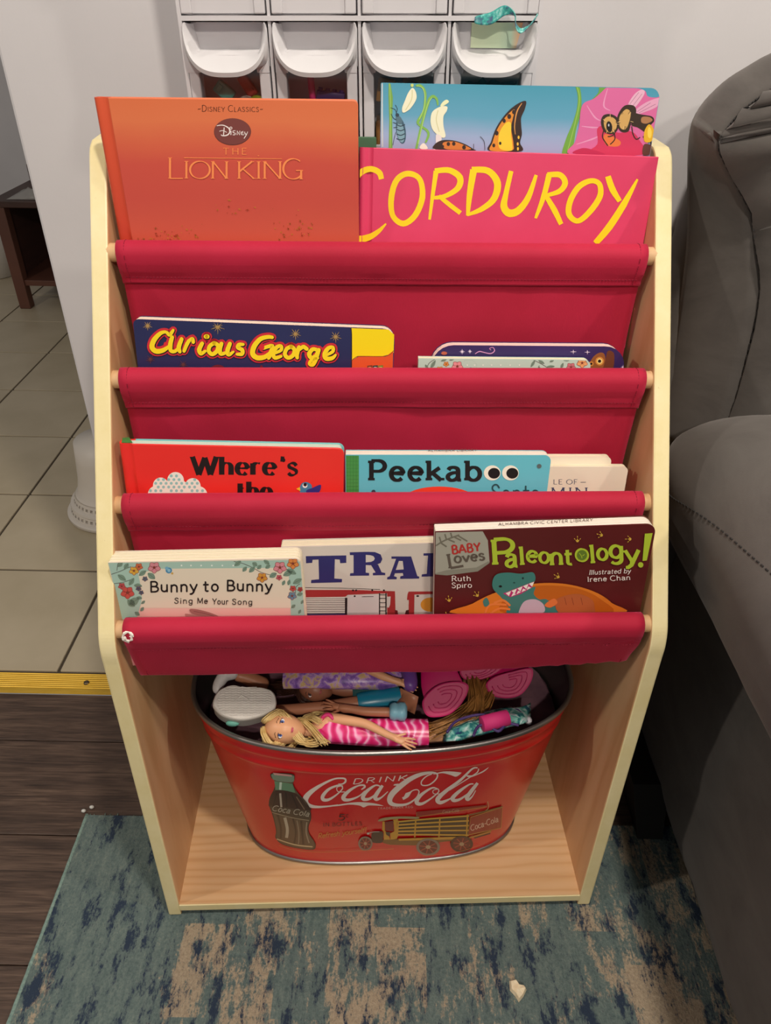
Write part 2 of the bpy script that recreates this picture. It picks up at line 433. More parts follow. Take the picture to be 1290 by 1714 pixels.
# ================================================================== the setting
M_WALL = noisy_mat('painted_wall', (198,195,197), (204,201,203), 6, 0.75, bstr=0.12, bscale=160, dist=0.001)
M_SUB = mat('subfloor_joint_highlight', (122,104,92), 0.9)  # lighter than the planks: the bright highlight along their joints is painted in
M_GROUT = mat('dark_grout', (70,60,48), 0.9)
def plank_mat():
    m = mat('dark_laminate', (80,64,55), 0.5); nt, N, L, b = nodes(m)
    oi = node(nt, 'ShaderNodeObjectInfo'); tc = node(nt, 'ShaderNodeTexCoord')
    ad = node(nt, 'ShaderNodeVectorMath', operation='ADD'); L.new(tc.outputs['Object'], ad.inputs[0]); L.new(oi.outputs['Location'], ad.inputs[1])
    mp = node(nt, 'ShaderNodeMapping'); mp.inputs['Scale'].default_value = (1.2, 14, 1); L.new(ad.outputs[0], mp.inputs[0])
    n1 = noise_tex(nt, mp.outputs[0], 5, 8, 0.62, 0.8)
    mp2 = node(nt, 'ShaderNodeMapping'); mp2.inputs['Scale'].default_value = (5, 110, 1); L.new(ad.outputs[0], mp2.inputs[0])
    n2 = noise_tex(nt, mp2.outputs[0], 3, 5, 0.6)
    c1 = ramp(nt, n1, [(0.28,(66,51,43)), (0.5,(90,71,60)), (0.72,(112,91,77))])
    c2 = ramp(nt, n2, [(0.35,(150,140,134)), (0.62,(255,255,255))])
    L.new(mixc(nt, 0.75, c1, c2, 'MULTIPLY'), b.inputs['Base Color'])
    bump(nt, b, n2, 0.35, 0.001)
    return m
M_PLANK = plank_mat()
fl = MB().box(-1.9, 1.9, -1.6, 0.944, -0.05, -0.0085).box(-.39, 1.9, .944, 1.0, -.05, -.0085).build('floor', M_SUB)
tag(fl, 'dark brown laminate floor of wide planks around the rug', 'floor', kind='structure')
edges = [0.942, 0.835, 0.655, 0.463, 0.275, 0.087, -0.1, -0.29, -0.48, -0.67]
pl_mesh = {}
for i in range(len(edges)-1):
    y1, y0 = edges[i]-.0008, edges[i+1]+.0008
    cuts = [-1.9, -1.15+0.43*((i*5) % 3)-.4, 0.05+0.43*((i*5) % 3)-.4, 1.25+.43*((i*5) % 3)-.4, 1.9]
    cuts = [c for c in cuts if c <= 1.9]
    for j in range(len(cuts)-1):
        x0, x1 = cuts[j]+.0006, cuts[j+1]-.0006
        if x1-x0 < .05: continue
        o = MB().box(-(x1-x0)/2, (x1-x0)/2, -(y1-y0)/2, (y1-y0)/2, -.008, 0, c=0.0012).build('plank', M_PLANK, fl)
        o.location = ((x0+x1)/2, (y0+y1)/2, 0)
for xa, xb in ((-.398,.45),(.4512,1.9)):
    o = MB().box(-(xb-xa)/2,(xb-xa)/2,-.0285,.0285,-.008,0,c=.0012).build('plank', M_PLANK, fl); o.location = ((xa+xb)/2,.9712,0)
# tiles
M_TILE = noisy_mat('beige_ceramic_tile', (168,155,130), (184,171,147), 5, 0.38, detail=6, bstr=0.05, bscale=30)
tf = MB().box(-2.6, 0.9, 0.9945, 4.0, -0.05, -0.004).build('floor', M_GROUT)
tag(tf, 'beige ceramic tile floor beyond the brass threshold strip', 'floor', kind='structure')
tile = None
for i in range(9):
    y0 = 0.998+0.3105*i
    for j in range(-4, 5):
        x0 = -0.953+0.3105*j
        if x0 > 0.3 or y0 > 3.7: continue
        if tile is None:
            tile = MB().box(-.1520, .1520, -.1520, .1520, -.006, 0.0, c=0.0015).build('tile', M_TILE, tf); o = tile
        else:
            o = tile.copy(); COL.objects.link(o)
        o.location = (x0+.155, y0+.155, 0.0); o.rotation_euler = (0,0,(i*7+j*3) % 4*PI/2)
# brass threshold
M_BRASS = noisy_mat('worn_brass', (212,168,52), (228,186,74), 20, 0.42, vscale=(1,12,1), metal=0.55)
b = MB(); b.prism([(0,0),(.003,.004),(.046,.004),(.052,0)], 0, 2.4)
prof = [(.9425,0),(.9455,.0045)]
for i in range(8):
    y = .952+.0048*i; prof += [(y,.0045),(y+.0012,.0036),(y+.0024,.0036),(y+.0036,.0045)]
prof += [(.990,.0045),(.9944,0)]
b = MB(); n = len(prof); v = [(-1.9,y,z) for y,z in prof]+[(-.40,y,z) for y,z in prof]
b.add(v, [(i,i+1,n+i+1,n+i) for i in range(n-1)]+[tuple(range(n-1,-1,-1)), tuple(range(n,2*n)), (n-1,0,n,2*n-1)])
th = b.build('trim_1', M_BRASS); recalc(th); tag(th, 'ribbed brass threshold strip between laminate and tiles', 'threshold strip', kind='structure')
for x in (-.575, -1.1):
    sc = MB().lathe([(.0055,.0045),(.005,.0058),(.002,.0063)], (x,.968,0), 14).box(x-.004,x+.004,.9675,.9685,.0062,.0066).build('screw', mat('screw_steel',(120,105,85),.35,.9), th, True)
# walls
wb = MB().box(-0.461, 1.9, 1.0, 1.12, 0, 2.45, c=0.004).build('wall_back', M_WALL)
tag(wb, 'pale painted wall behind the book rack, ending in a free corner', 'wall', kind='structure')
wf = MB().box(-2.6, 0.9, 3.9, 4.0, 0, 2.45).build('wall_far', M_WALL)
tag(wf, 'grey wall at the far end of the tiled room', 'wall', kind='structure')

# ================================================================== rug
def rug_mat():
    m = mat('distressed_rug', (110,130,130), 0.95, sheen=0.2); nt, N, L, b = nodes(m)
    big = noise_tex(nt, coords(nt, (9,5,1)), 1.0, 6, 0.7, 0.4)
    streak = noise_tex(nt, coords(nt, (85,22,1), (0,0,0.05)), 1.0, 6, 0.75)
    fine = noise_tex(nt, coords(nt, (260,200,1)), 1.0, 3, 0.7)
    sx = node(nt, 'ShaderNodeSeparateXYZ'); tc = node(nt, 'ShaderNodeTexCoord'); L.new(tc.outputs['Object'], sx.inputs[0])
    # cream patches fade towards the bound left edge (x = -0.48)
    mr = node(nt, 'ShaderNodeMapRange'); L.new(sx.outputs[0], mr.inputs[0]); mr.inputs[1].default_value = -.34; mr.inputs[2].default_value = -.27
    brick = node(nt, 'ShaderNodeTexBrick'); brick.offset = .37
    L.new(coords(nt, (1,1,1), (0,0,PI/2)), brick.inputs['Vector'])
    for k, v in (('Scale',5.2),('Mortar Size',.0),('Brick Width',.62),('Row Height',.36)): brick.inputs[k].default_value = v
    brick.inputs['Color1'].default_value = (0,0,0,1); brick.inputs['Color2'].default_value = (1,1,1,1); brick.inputs['Bias'].default_value = -.1
    bw = node(nt, 'ShaderNodeRGBToBW'); L.new(brick.outputs[0], bw.inputs[0])
    def math_(op, a, b_=None, c=None):
        n = node(nt, 'ShaderNodeMath', operation=op)
        for i, q in enumerate((a, b_, c)):
            if q is None: continue
            if hasattr(q, 'links'): L.new(q, n.inputs[i])
            else: n.inputs[i].default_value = q
        return n.outputs[0]
    cr_ = math_('MULTIPLY_ADD', streak, .55, math_('MULTIPLY', big, .95))
    cr_ = math_('MULTIPLY_ADD', bw.outputs[0], .17, cr_)
    cr_ = math_('MULTIPLY_ADD', fine, .22, cr_)
    cr_ = math_('SUBTRACT', cr_, math_('MULTIPLY', math_('SUBTRACT', 1.0, mr.outputs[0]), .16))
    base = ramp(nt, math_('MULTIPLY_ADD', fine, .5, math_('MULTIPLY', streak, .6)), [(.35,(62,80,83)), (.55,(96,111,108)), (.75,(122,133,125))])
    cream = ramp(nt, fine, [(.3,(142,126,106)), (.7,(176,160,136))])
    cm = node(nt, 'ShaderNodeMapRange'); L.new(cr_, cm.inputs[0]); cm.inputs[1].default_value = .925; cm.inputs[2].default_value = .99
    c1 = mixc(nt, cm.outputs[0], base, cream)
    nav = noise_tex(nt, coords(nt, (38,13,1), (0,0,.02), loc=(3,5,0)), 1.0, 7, 0.72)
    nm = node(nt, 'ShaderNodeMapRange'); L.new(math_('MULTIPLY_ADD', fine, .25, nav), nm.inputs[0]); nm.inputs[1].default_value = .645; nm.inputs[2].default_value = .72
    c2 = mixc(nt, nm.outputs[0], c1, (36,50,70))
    L.new(c2, b.inputs['Base Color'])
    bump(nt, b, fine, .8, .003)
    return m
M_RUG = rug_mat()
rug = empty('rug', loc=(0.5,0.0,0)); tag(rug, 'distressed teal, navy and beige area rug on the dark planks', 'rug')
rg = MB()
nx, ny = 24, 16
P = [[(-.476+i/nx*1.95, -.75+j/ny*1.438, .0052+.0005*noise.noise(Vector((i*.7,j*.7,0)))) for j in range(ny+1)] for i in range(nx+1)]
rg.grid(P); rg.box(-.476,1.474,-.75,.688,.0003,.005)
o = rg.build('pile', M_RUG); o.parent = rug; o.matrix_parent_inverse = Matrix.Translation((-.5,0,0))
recalc(o)
M_BIND = noisy_mat('rug_binding', (104,130,124), (138,160,150), 260, .95, vscale=(1,1,1), bstr=.8, bscale=300)
bd = MB(); bd.tube([(-.478,-.75+i*.012,.0034) for i in range(120)]+[(-.478,.69,.0034)], [.0030+.0004*(i%2) for i in range(121)], 8)
o = bd.build('binding', M_BIND, None, True); o.parent = rug; o.matrix_parent_inverse = Matrix.Translation((-.5,0,0))
fr = MB()
for i in range(260):
    x = -.478+i*.0075+random.uniform(-.003,.003)
    if x > -.3 and x < .3 and random.random() < .5: continue
    l = random.uniform(.002,.008)
    fr.tube([(x,.687,.003),(x+random.uniform(-.002,.002),.687+l,.002)], [.0012,.0006], 5)
for p in ((-.486,.696),(-.475,.703)): fr.ball((p[0],p[1],.004), (.004,.003,.003), 1, 8, 6)
o = fr.build('fringe', [M_BIND, mat('loose_yarn',(205,205,200),.9)], None, True); o['kind'] = 'stuff'
o.parent = rug; o.matrix_parent_inverse = Matrix.Translation((-.5,0,0))

# ================================================================== the book rack
M_MAPLE = noisy_mat('maple_laminate', (214,176,132), (226,190,148), 3.2, .42, vscale=(1,1.4,9), detail=7, lo=.35, hi=.65)
def maple(name, sc, rot=(0,0,0)):
    m = mat(name, (214,176,132), .4); nt, N, L, b = nodes(m)
    v = coords(nt, sc, rot)
    n1 = noise_tex(nt, v, 2.0, 3, .5, 1.2); wv = node(nt, 'ShaderNodeTexWave', wave_type='BANDS', bands_direction='X')
    wv.inputs['Scale'].default_value = 2.2; wv.inputs['Distortion'].default_value = 12; wv.inputs['Detail'].default_value = 4; wv.inputs['Detail Scale'].default_value = .6
    L.new(v, wv.inputs['Vector'])
    c1 = ramp(nt, wv.outputs['Fac'], [(.0,(212,170,124)), (.3,(219,180,135)), (1,(222,185,142))])
    c2 = ramp(nt, n1, [(.3,(236,226,214)), (.7,(255,252,248))])
    L.new(mixc(nt, .8, c1, c2, 'MULTIPLY'), b.inputs['Base Color'])
    return m
M_SIDE = maple('maple_side', (1,9,1.2)); M_BASE = maple('maple_base', (1.5,12,1), (0,0,PI/2*0+.0))
M_BASE = maple('maple_base', (1.2,10,1), (0,0,PI/2)); M_BASE.node_tree.nodes
def cream_mat():
    m = mat('cream_edge', (234,220,172), .38); nt, N, L, b = nodes(m)
    f = noise_tex(nt, coords(nt), 16, 6, .7); f2 = noise_tex(nt, coords(nt, (1,1,1)), 160, 5, .6)
    c = ramp(nt, f, [(.3,(236,222,176)), (.62,(228,212,158))])
    k = ramp(nt, f2, [(.70,(255,255,255)), (.78,(190,165,120))])
    L.new(mixc(nt, .6, c, k, 'MULTIPLY'), b.inputs['Base Color']); return m
M_CREAM = cream_mat()
rack = empty('book_rack', SHELF)
tag(rack, 'maple children\'s sling book rack with four red fabric pockets', 'book rack')
Z0 = 0.0058
HW, TH = 0.31, 0.0185
prof = [(0.0,Z0),(.0228,.505)] + cr([(.0228,.505),(.0236,.522),(.029,.540),(.040,.5575)],5)[1:] + [(.3040,.9610)] + cr([(.3040,.9610),(.313,.972),(.326,.978)],5)[1:] + [(.372,.980)] + cr([(.372,.980),(.382,.977),(.386,.968)],4)[1:] + [(.40,Z0)]
for s in (-1, 1):
    xa, xb = sorted((s*HW, s*(HW-TH)))
    b = MB(); n = len(prof)
    v = [(xa,y,z) for y,z in prof]+[(xb,y,z) for y,z in prof]
    b.add(v, [tuple(range(n)), tuple(range(2*n-1,n-1,-1))], 0)
    b.add(v, [(i,n+i,n+(i+1)%n,(i+1)%n) for i in range(n)], 1)
    bm = bmesh.new(); me = bpy.data.meshes.new('t'); me.from_pydata(b.v[:2*n], [], b.f[:2]+[tuple(j-2*n for j in q) for q in b.f[2:]])
    o = obj('side_panel', [p.co for p in me.vertices], [tuple(p.vertices) for p in me.polygons], [M_SIDE, M_CREAM], rack, fm=[0,0]+[1]*n)
    recalc(o); mod(o, 'BEVEL', width=.0022, segments=2, limit_method='ANGLE', angle_limit=.9)
IW = HW-TH
o = MB().box(-IW, IW, .002, .388, .0185, .0325).build('base_board', [M_BASE], rack)
o2 = MB().box(-IW, IW, -.0002, .002, .0185, .0325, c=.0006).build('edge_band', M_CREAM, o)
MB().box(-IW, IW, .388, .396, .0185, .83).build('back_panel', M_SIDE, rack)
DW = [(.352,.936),(.262,.879),(.1907,.7656),(.1187,.6513),(.0421,.5401)]
M_DOWEL = maple('dowel_wood', (1,6,6))
for (y,z) in DW:
    d = MB().tube([(-IW-.003,y,z),(IW+.003,y,z)], .0098, 20).build('dowel', M_DOWEL, rack, True); autosmooth(d)
def fabric():
    m = mat('crimson_canvas', (180,12,52), .78, sheen=.35); nt, N, L, b = nodes(m)
    f = noise_tex(nt, coords(nt), 7, 5, .6); f2 = noise_tex(nt, coords(nt, (900,300,300)), 1, 2)
    c = ramp(nt, f, [(.3,(172,8,46)), (.7,(186,16,58))])
    L.new(c, b.inputs['Base Color']); bump(nt, b, f2, .25, .0006)
    b.inputs['Sheen Tint'].default_value = lin((255,110,150)); b.inputs['Sheen Roughness'].default_value = .45
    return m
M_FAB = fabric()
M_STITCH = mat('dark_red_stitch', (130,10,40), .9)
SW = .2835
def sling(i, drop):
    """hangs from dowel i-1 behind, runs under the books and wraps dowel i"""
    (yb,zb),(yf,zf) = DW[i-1], DW[i]
    R = .0122
    zbot = zf-drop
    back = [(yb-.0035, zb-.0135), (yb-.0015, zb-.03), (yb+.000, (zb+zbot)/2), (yb-.004, zbot+.02)]
    bot = [(yb-.012, zbot+.005), ((yb+yf)/2+.006, zbot-.002), (yf+.020, zbot+.001), (yf+.0125, zbot+.010)]
    up = [(yf+.0132, zf-.045), (yf+.0126, zf-.012)]
    wrap = [(yf+R*math.cos(a), zf+R*math.sin(a)) for a in np.linspace(0, PI, 12)]
    down = [(yf-R*.98, zf-.008), (yf-R*.80, zf-.016), (yf-.0068, zf-.024), (yf-.0055, zf-.031)]
    pr = cr(back+bot+up, 4) + wrap + cr(down, 3)
    if i == 4:     # the front pocket shows its belly
        back = [(yb-.0035, zb-.0135), (yb-.0015, zb-.03), (yb-.002, zb-.09), (yb-.012, zbot+.02)]
        pr = cr(back+[(yb-.030, zbot+.003), (yf+.03, zbot-.001), (yf+.016, zbot+.006), (yf+.0128, zf-.045), (yf+.0126, zf-.012)], 4)
        pr += wrap + cr([(yf-R*.98, zf-.008), (yf-R*.80, zf-.016), (yf-.0070, zf-.024), (yf-.0035, zf-.036), (yf+.003, zf-.062), (yf+.0075, zbot-.001), (yf+.012, zbot-.0055), (yf+.024, zbot-.0042)], 4)
    nx = 64; P = []
    for k in range(nx+1):
        x = -SW+2*SW*k/nx; row = []
        for j, (y,z) in enumerate(pr):
            a = 0.0
            if z < zf-.02 or j < 12:
                a = .0022*noise.noise(Vector((x*9, z*16, i*7.3)))+.0008*noise.noise(Vector((x*30, z*24, i*3.3)))
            if i == 4 and x > .12 and j > len(pr)-26: a += .0012*math.sin(x*260+z*60)*min(1,(x-.12)/.1)
            sag = 0
            if i == 4 and z < zf-.03: sag = .012*max(0,(x-.05)/.23)**2*(zf-.03-z)/(drop-.03)
            row.append((x, y+a, z+sag))
        P.append(row)
    b = MB(); b.grid(P); o = b.build('sling_pocket', M_FAB, rack, True)
    mod(o, 'SOLIDIFY', thickness=.0012, offset=0)
    # stitching: hem under the dowel and along both ends
    st = MB()
    js = min(range(len(pr)), key=lambda j: abs(pr[j][1]-(zf-.024))+abs(pr[j][0]-(yf-.0068))*2)
    for k in range(0, 150):
        x = -SW+.004+(2*SW-.008)*k/150; y, z = pr[js]
        xx = [x, x+(2*SW)/150*.6]
        kk = int((x+SW)/(2*SW)*nx); q = P[min(kk,nx)][js]
        st.tube([(xx[0], q[1]-.0010, q[2]), (xx[1], q[1]-.0010, q[2])], .0005, 4)
    for sx in (-1,1):
        col = P[1] if sx < 0 else P[nx-1]
        for j in range(len(pr)-len(wrap)-10, len(pr)-1):
            a, c = col[j], col[j+1]
            yy = -.001 if j > len(pr)-12 else 0
            st.tube([(a[0], a[1]+yy, a[2]+.0008), (a[0], a[1]*.4+c[1]*.6+yy, a[2]*.4+c[2]*.6+.0008)], .0004, 4)
    so = st.build('stitching', M_STITCH, o)
    return o
slings = [sling(1,.118), sling(2,.105), sling(3,.105), sling(4,.078)]
# worn white spot on the front sling end
wv = MB(); yf, zf = DW[4]
for rr, a0 in ((.0072,.2),(.0045,2.6)):
    pts = [( -SW+.006+rr*math.cos(a0+q)*.8, yf-.0134*math.cos(rr*math.sin(a0+q)/.0122*.9), zf+rr*math.sin(a0+q)) for q in np.linspace(0,4.4,12)]
    wv.tube(pts, [.0006+.0012*abs(math.sin(j)) for j in range(12)], 5)
wv.build('worn_spot', mat('bare_thread',(240,232,222),.9), slings[3])
# ================================================================== books
M_PAGE = mat('cream_board_page', (238,228,200), .7); M_PAPER = mat('paper_block', (240,234,220), .8)
DROP = {1:.118, 2:.105, 3:.105, 4:.078}
def pose_matrix(x0, c, z0, lean, roll, yaw):
    le, ro, ya = math.radians(lean), math.radians(roll), math.radians(yaw)
    def tf(v):
        v = Vector((v[0], v[2]*math.sin(le)+v[1]*math.cos(le), v[2]*math.cos(le)))
        return Vector((v.x*math.cos(ya)-v.y*math.sin(ya), v.x*math.sin(ya)+v.y*math.cos(ya), v.z))
    U = tf((math.cos(ro),0,math.sin(ro))); V = tf((-math.sin(ro),0,math.cos(ro))); Y = V.cross(U)
    m = Matrix.Identity(4)
    for i in range(3): m[i][0], m[i][1], m[i][2], m[i][3] = U[i], Y[i], V[i], (x0,c,z0)[i]
    return m
BOOKG = None
def book(name, label, tier, pose, t, cover, back=None, kind='board', r=(0,.006,.006,0), pages=None, top=None, spine=None):
    x0, off, z0, wd, hh, lean, roll, yaw = pose
    M = SHELF @ pose_matrix(x0, DW[tier][0]+off, z0, lean, roll, yaw)
    e = z0-(DW[tier][1]-DROP[tier])-.007-abs(math.sin(math.radians(roll)))*wd*.6
    base = Matrix.Translation((0,0,0))
    root = empty(name, M); tag(root, label, 'book', 'books in the rack pockets')
    back = back or cover; pages = pages or M_PAGE
    if kind == 'board':
        cv = .0016
        MB().prism(rrect(0,wd,-e,hh,r), 0, cv).build('front_cover', cover, root)
        MB().prism(rrect(0,wd,-e,hh,r), t-cv, t).build('back_cover', back, root)
        n = max(2, int(round((t-2*cv)/.0021))); pt = (t-2*cv)/n; b = MB()
        for i in range(n):
            k = .0003*math.sin(i*2.3)+.0004
            b.prism(rrect(k,wd-k,-e+k,hh-k,[max(q-k,0) for q in r]), cv+i*pt+.0001, cv+(i+1)*pt-.0002)
        b.build('pages', pages, root)
    else:
        cv = .0024; hg = .014
        rr = list(r); rl = [0, rr[1], rr[2], 0]
        b = MB().prism(rrect(hg,wd,-e,hh,rl), 0, cv); o = b.build('front_cover', cover, root); mod(recalc(o), 'BEVEL', width=.0008, segments=2, limit_method='ANGLE', angle_limit=.9)
        b = MB().prism(rrect(hg,wd,-e,hh,rl), t-cv, t); o = b.build('back_cover', back, root); mod(recalc(o), 'BEVEL', width=.0008, segments=2, limit_method='ANGLE', angle_limit=.9)
        # rounded spine with the two hinge grooves
        pr = [(hg+.0004,.0004),(hg-.002,.0016),(hg-.005,.0017),(hg-.007,.0004),(.0035,-.0002),(.0012,.0010),(0,.0035),(-.0004,t/2),(0,t-.0035),(.0012,t-.001),(.0035,t+.0002),(hg-.007,t-.0004),(hg-.005,t-.0017),(hg-.002,t-.0016),(hg+.0004,t-.0004)]
        inn = [(hg+.0004,.0022),(.0035,.0022),(.002,.004),(.002,t-.004),(.0035,t-.0022),(hg+.0004,t-.0022)]
        loop = pr+inn[::-1]; n = len(loop)
        v = [(x,y,-e) for x,y in loop]+[(x,y,hh) for x,y in loop]
        o = obj('spine', v, [tuple(range(n)), tuple(range(2*n-1,n-1,-1))]+[(i,(i+1)%n,n+(i+1)%n,n+i) for i in range(n)], spine or cover, root); recalc(o); autosmooth(o, 50)
        k = .003
        b = MB()
        if kind == 'hard_board':
            n = 6; pt = (t-2*cv)/n
            for i in range(n): b.prism(rrect(.004,wd-k,-e+k,hh-.0012,[0,max(rr[1]-k,0),max(rr[2]-k,0),0]), cv+i*pt+.0001, cv+(i+1)*pt-.0002)
        else: b.prism(rrect(.004,wd-k,-e+k,hh-k,[0,max(rr[1]-k,0),max(rr[2]-k,0),0]), cv+.0001, t-cv-.0001)
        b.build('pages', pages, root)
    Mi = M.inverted(); o_ = Mi @ EYE; R3 = Mi.to_3x3()
    def mp(px, py, lift):
        d = R3 @ ray(px, py); k = -o_.y/d.y; p = o_+d*k
        return (min(max(p.x,.0006),wd-.0006), -lift, min(p.z,hh-.0005))
    def mpt(px, py, lift):
        d = R3 @ ray(px, py); k = (hh-o_.z)/d.z; p = o_+d*k
        return (p.x, p.y, hh+lift)
    return root, Art(mp, root), Art(mpt, root), (e, wd, hh, t)

# ---- top pocket
lionc = grad_mat('sunset_cover', [(0,(208,92,70)), (.35,(202,80,68)), (.58,(204,82,68)), (.70,(212,98,70)), (.85,(220,118,76)), (1,(218,114,72))], 0, .1387, .34, mottle=.12)
bk, a, at, g = book('picture_book', 'orange hardcover book with a dark oval badge and thin serif title', 1, (-.2861,.016,.8828,.2583,.1387,2.0,.2,0), .0125, lionc, kind='hard', r=(0,.004,.005,0), spine=grad_mat('sunset_spine', [(0,(198,62,46)),(1,(214,88,54))], -.02,.137,.34))
a.begin('series_lettering'); a.text('~Disney Classics~', (331,186.5), (440,187), 10.5, (96,44,22), .11, .06, serif=.09, sth=.05, small=.72, track=.16); a.end()
a.begin('oval_badge'); a.dot((389,220.5), 31, (96,48,44), 40, 22.6); a.dot((389,220), 30.3, (120,62,58), 40, 21.8)
S5 = lambda L: [(280+x/5.375, 150+y/5.375) for x, y in L]
W_ = (238,228,224)
a.stroke(S5([(445,325),(500,320),(550,345),(562,380),(540,408),(500,415),(482,405)]), [1.2,1.6,2.0,2.2,1.8,1.2], W_)
a.stroke(S5([(512,340),(508,380),(505,418)]), 1.5, W_); a.stroke(S5([(468,375),(500,368),(535,385)]), 1.1, W_)
a.dot(S5([(572,346)])[0], 2.4, W_); a.dot(S5([(572,346)])[0], 1.3, (120,62,58))
a.stroke(S5([(573,370),(572,408)]), 1.5, W_, False)
a.stroke(S5([(612,370),(592,372),(592,386),(610,392),(608,405),(588,406)]), 1.3, W_)
a.stroke(S5([(628,408),(628,372),(650,406),(652,370)]), 1.3, W_, False)
a.stroke(S5([(684,376),(668,382),(666,402),(690,406)]), 1.2, W_); a.stroke(S5([(668,391),(684,389)]), 1.0, W_, False)
a.stroke(S5([(696,378),(700,398),(716,396),(722,376),(716,396),(690,440)]), [1.1,1.4,1.2,1.2,1.5,1.2], W_)
a.end()
a.begin('title_lettering'); OR = (248,146,84)
a.text('THE', (373,258.5), (413,258.5), 10.5, OR, .12, .07, serif=.10, sth=.035, track=.35)
a.poly([(308,263.4),(472,265.2),(472,266.2),(308,264.6)], OR)
a.dot((432.5,260.6), 1.3, OR, 8, .8)
a.text('L', (281,298.5), (307,298.5), 35, OR, .105, .03, serif=.09, sth=.03)
a.text('ION', (308,298.5), (382,299), 29, OR, .115, .035, serif=.11, sth=.035, track=.06)
a.text('KIN', (397,299), (472,299), 29, OR, .115, .035, serif=.11, sth=.035, track=.06)
a.text('G', (474,299.5), (507,299.5), 34, OR, .105, .03, serif=.09, sth=.03)
a.end()
a.begin('gold_sparkle_print'); rs = random.Random(3); a.hold = True
for cx_, cy_, sx_, sy_, n_ in ((300,392,40,14,34),(500,385,34,26,40),(400,345,50,16,12),(250,400,30,6,14)):
    for i in range(n_):
        p = (cx_+rs.gauss(0,.5)*sx_, min(404,cy_+rs.gauss(0,.5)*sy_)); c = rs.choice([(176,120,30),(150,84,30),(196,140,44),(160,60,30)])
        if rs.random() < .45: a.star(p, rs.uniform(1.5,3.4), c, 4, .7, rs.random())
        else: a.dot(p, rs.uniform(.4,1.0), c, 6)
a.end(); a.hold = False
pinkc = noisy_mat('pink_cloth_cover', (216,56,98), (222,62,104), 20, .5)
bk, a, at, g = book('picture_book', 'bright pink hardcover with big hand-brushed yellow capital letters', 1, (-.0284,.0300,.8877,.3194,.0901,8.3,-1.0,0), .0105, pinkc, kind='hard', r=(0,.001,.001,0))
S2 = lambda L: [(580+x/1.817, y/1.817) for x, y in L]
YE = (250,216,20)
a.begin('title_lettering')
for pts, wd in (
  ([(106,545),(98,524),(70,514),(36,530),(8,575),(-8,640),(2,700),(30,726),(66,722),(96,704),(120,680)], [8,9,9,10,11,11,11,11,10,7,2]),
  ([(186,528),(152,548),(136,600),(140,655),(172,680),(208,655),(230,600),(222,545),(186,528)], [9,9,9,8,9,9,9,8,9]),
  ([(272,520),(262,590),(252,668)], [8,6,4]), ([(268,520),(312,518),(344,540),(338,572),(300,596),(262,602)], [8,9,10,9,7,5]), ([(280,596),(312,622),(346,648)], [6,7,7]),
  ([(386,516),(374,590),(368,656)], [11,9,5]), ([(380,516),(430,520),(458,556),(448,604),(410,636),(366,654)], [9,10,11,10,8,4]),
  ([(500,520),(484,590),(478,628),(494,648),(522,640),(552,600),(576,532)], [7,8,11,12,11,9,5]),
  ([(616,530),(598,600),(574,664)], [9,8,4]), ([(610,532),(648,532),(664,556),(646,582),(600,596)], [8,9,9,8,5]), ([(606,596),(632,640),(652,682)], [7,9,7]),
  ([(742,550),(706,568),(680,610),(676,652),(704,672),(742,640),(770,596),(768,560),(742,550)], [8,9,9,9,8,9,9,8,8]),
  ([(794,536),(808,576),(830,612)], [9,10,7]), ([(884,545),(842,622),(798,690),(756,740)], [3,10,11,9])):
    q = S2(pts); closed = pts[0] == pts[-1]
    a.stroke(q[:-1] if closed else q, [x_*1.08 for x_ in wd], YE, True, False, closed)
a.end()
bugc = grad_mat('sky_blue_cover', [(0,(168,164,204)), (.35,(152,172,208)), (.6,(96,162,192)), (1,(72,152,178))], -.01, .06, .38, mottle=.12)
bk, a, at, g = book('picture_book', 'large sky-blue board book showing a butterfly, snowdrops and a bee', 1, (-.0047,.0560,.9737,.2919,.0608,6.6,-.2,0), .014, bugc, kind='board', r=(0,.004,.011,.001), pages=mat('worn_white_board',(222,222,216),.8))
S3 = lambda L: [(620+x/4.96, 120+y/4.96) for x, y in L]
S4 = lambda L: [(860+x/4.607, 120+y/4.607) for x, y in L]
a.begin('worn_edge_print')
a.stroke([(637,133.5),(760,135),(900,138),(1060,141)], [1.6,1.0,1.4,.8], (228,228,222), True)
a.stroke([(638.5,134),(639,170),(640,246)], [4.2,3.2,2.6], (196,202,206), True)
a.end()
a.begin('grass_blade_print'); a.poly(S3([(150,75),(165,90),(185,210),(180,400),(182,640),(150,640),(155,400),(148,200)]), (118,166,72))
a.stroke(S3([(158,90),(166,300),(164,630)]), .9, (168,200,110)); a.end(); a.begin('grass_blade_print'); a.poly(S4([(470,95),(500,95),(520,210),(512,330),(480,440),(440,640),(370,640),(400,520),(450,400),(485,280),(490,180)]), (112,166,66), True)
a.stroke(S4([(485,110),(505,220),(470,400),(410,620)]), 1.2, (156,196,92)); a.end(); a.begin('grass_blade_print'); a.poly(S4([(660,95),(715,95),(690,150),(640,190),(600,215),(650,160)]), (110,160,70), True); a.end()
a.begin('beetle_print'); a.dot(S3([(252,490)])[0], 8, (60,92,112), 18, 22, -8); a.dot(S3([(250,505)])[0], 6.2, (122,160,176), 18, 17, -8)
for k_ in range(4): a.stroke(S3([(215,440+k_*38),(250,452+k_*38),(285,438+k_*38)]), 1.6, (40,58,74))
a.dot(S3([(235,400)])[0], 5, (82,112,128), 12, 8, -25); a.dot(S3([(222,360)])[0], 3.2, (44,62,78), 10)
for L_ in ([(215,350),(205,315),(165,300)],[(212,345),(222,310),(205,275)],[(215,400),(190,385),(170,350)],[(215,430),(185,420)],[(210,500),(195,560),(185,610)],[(225,460),(190,465)]): a.stroke(S3(L_), .9, (34,48,58))
a.end()
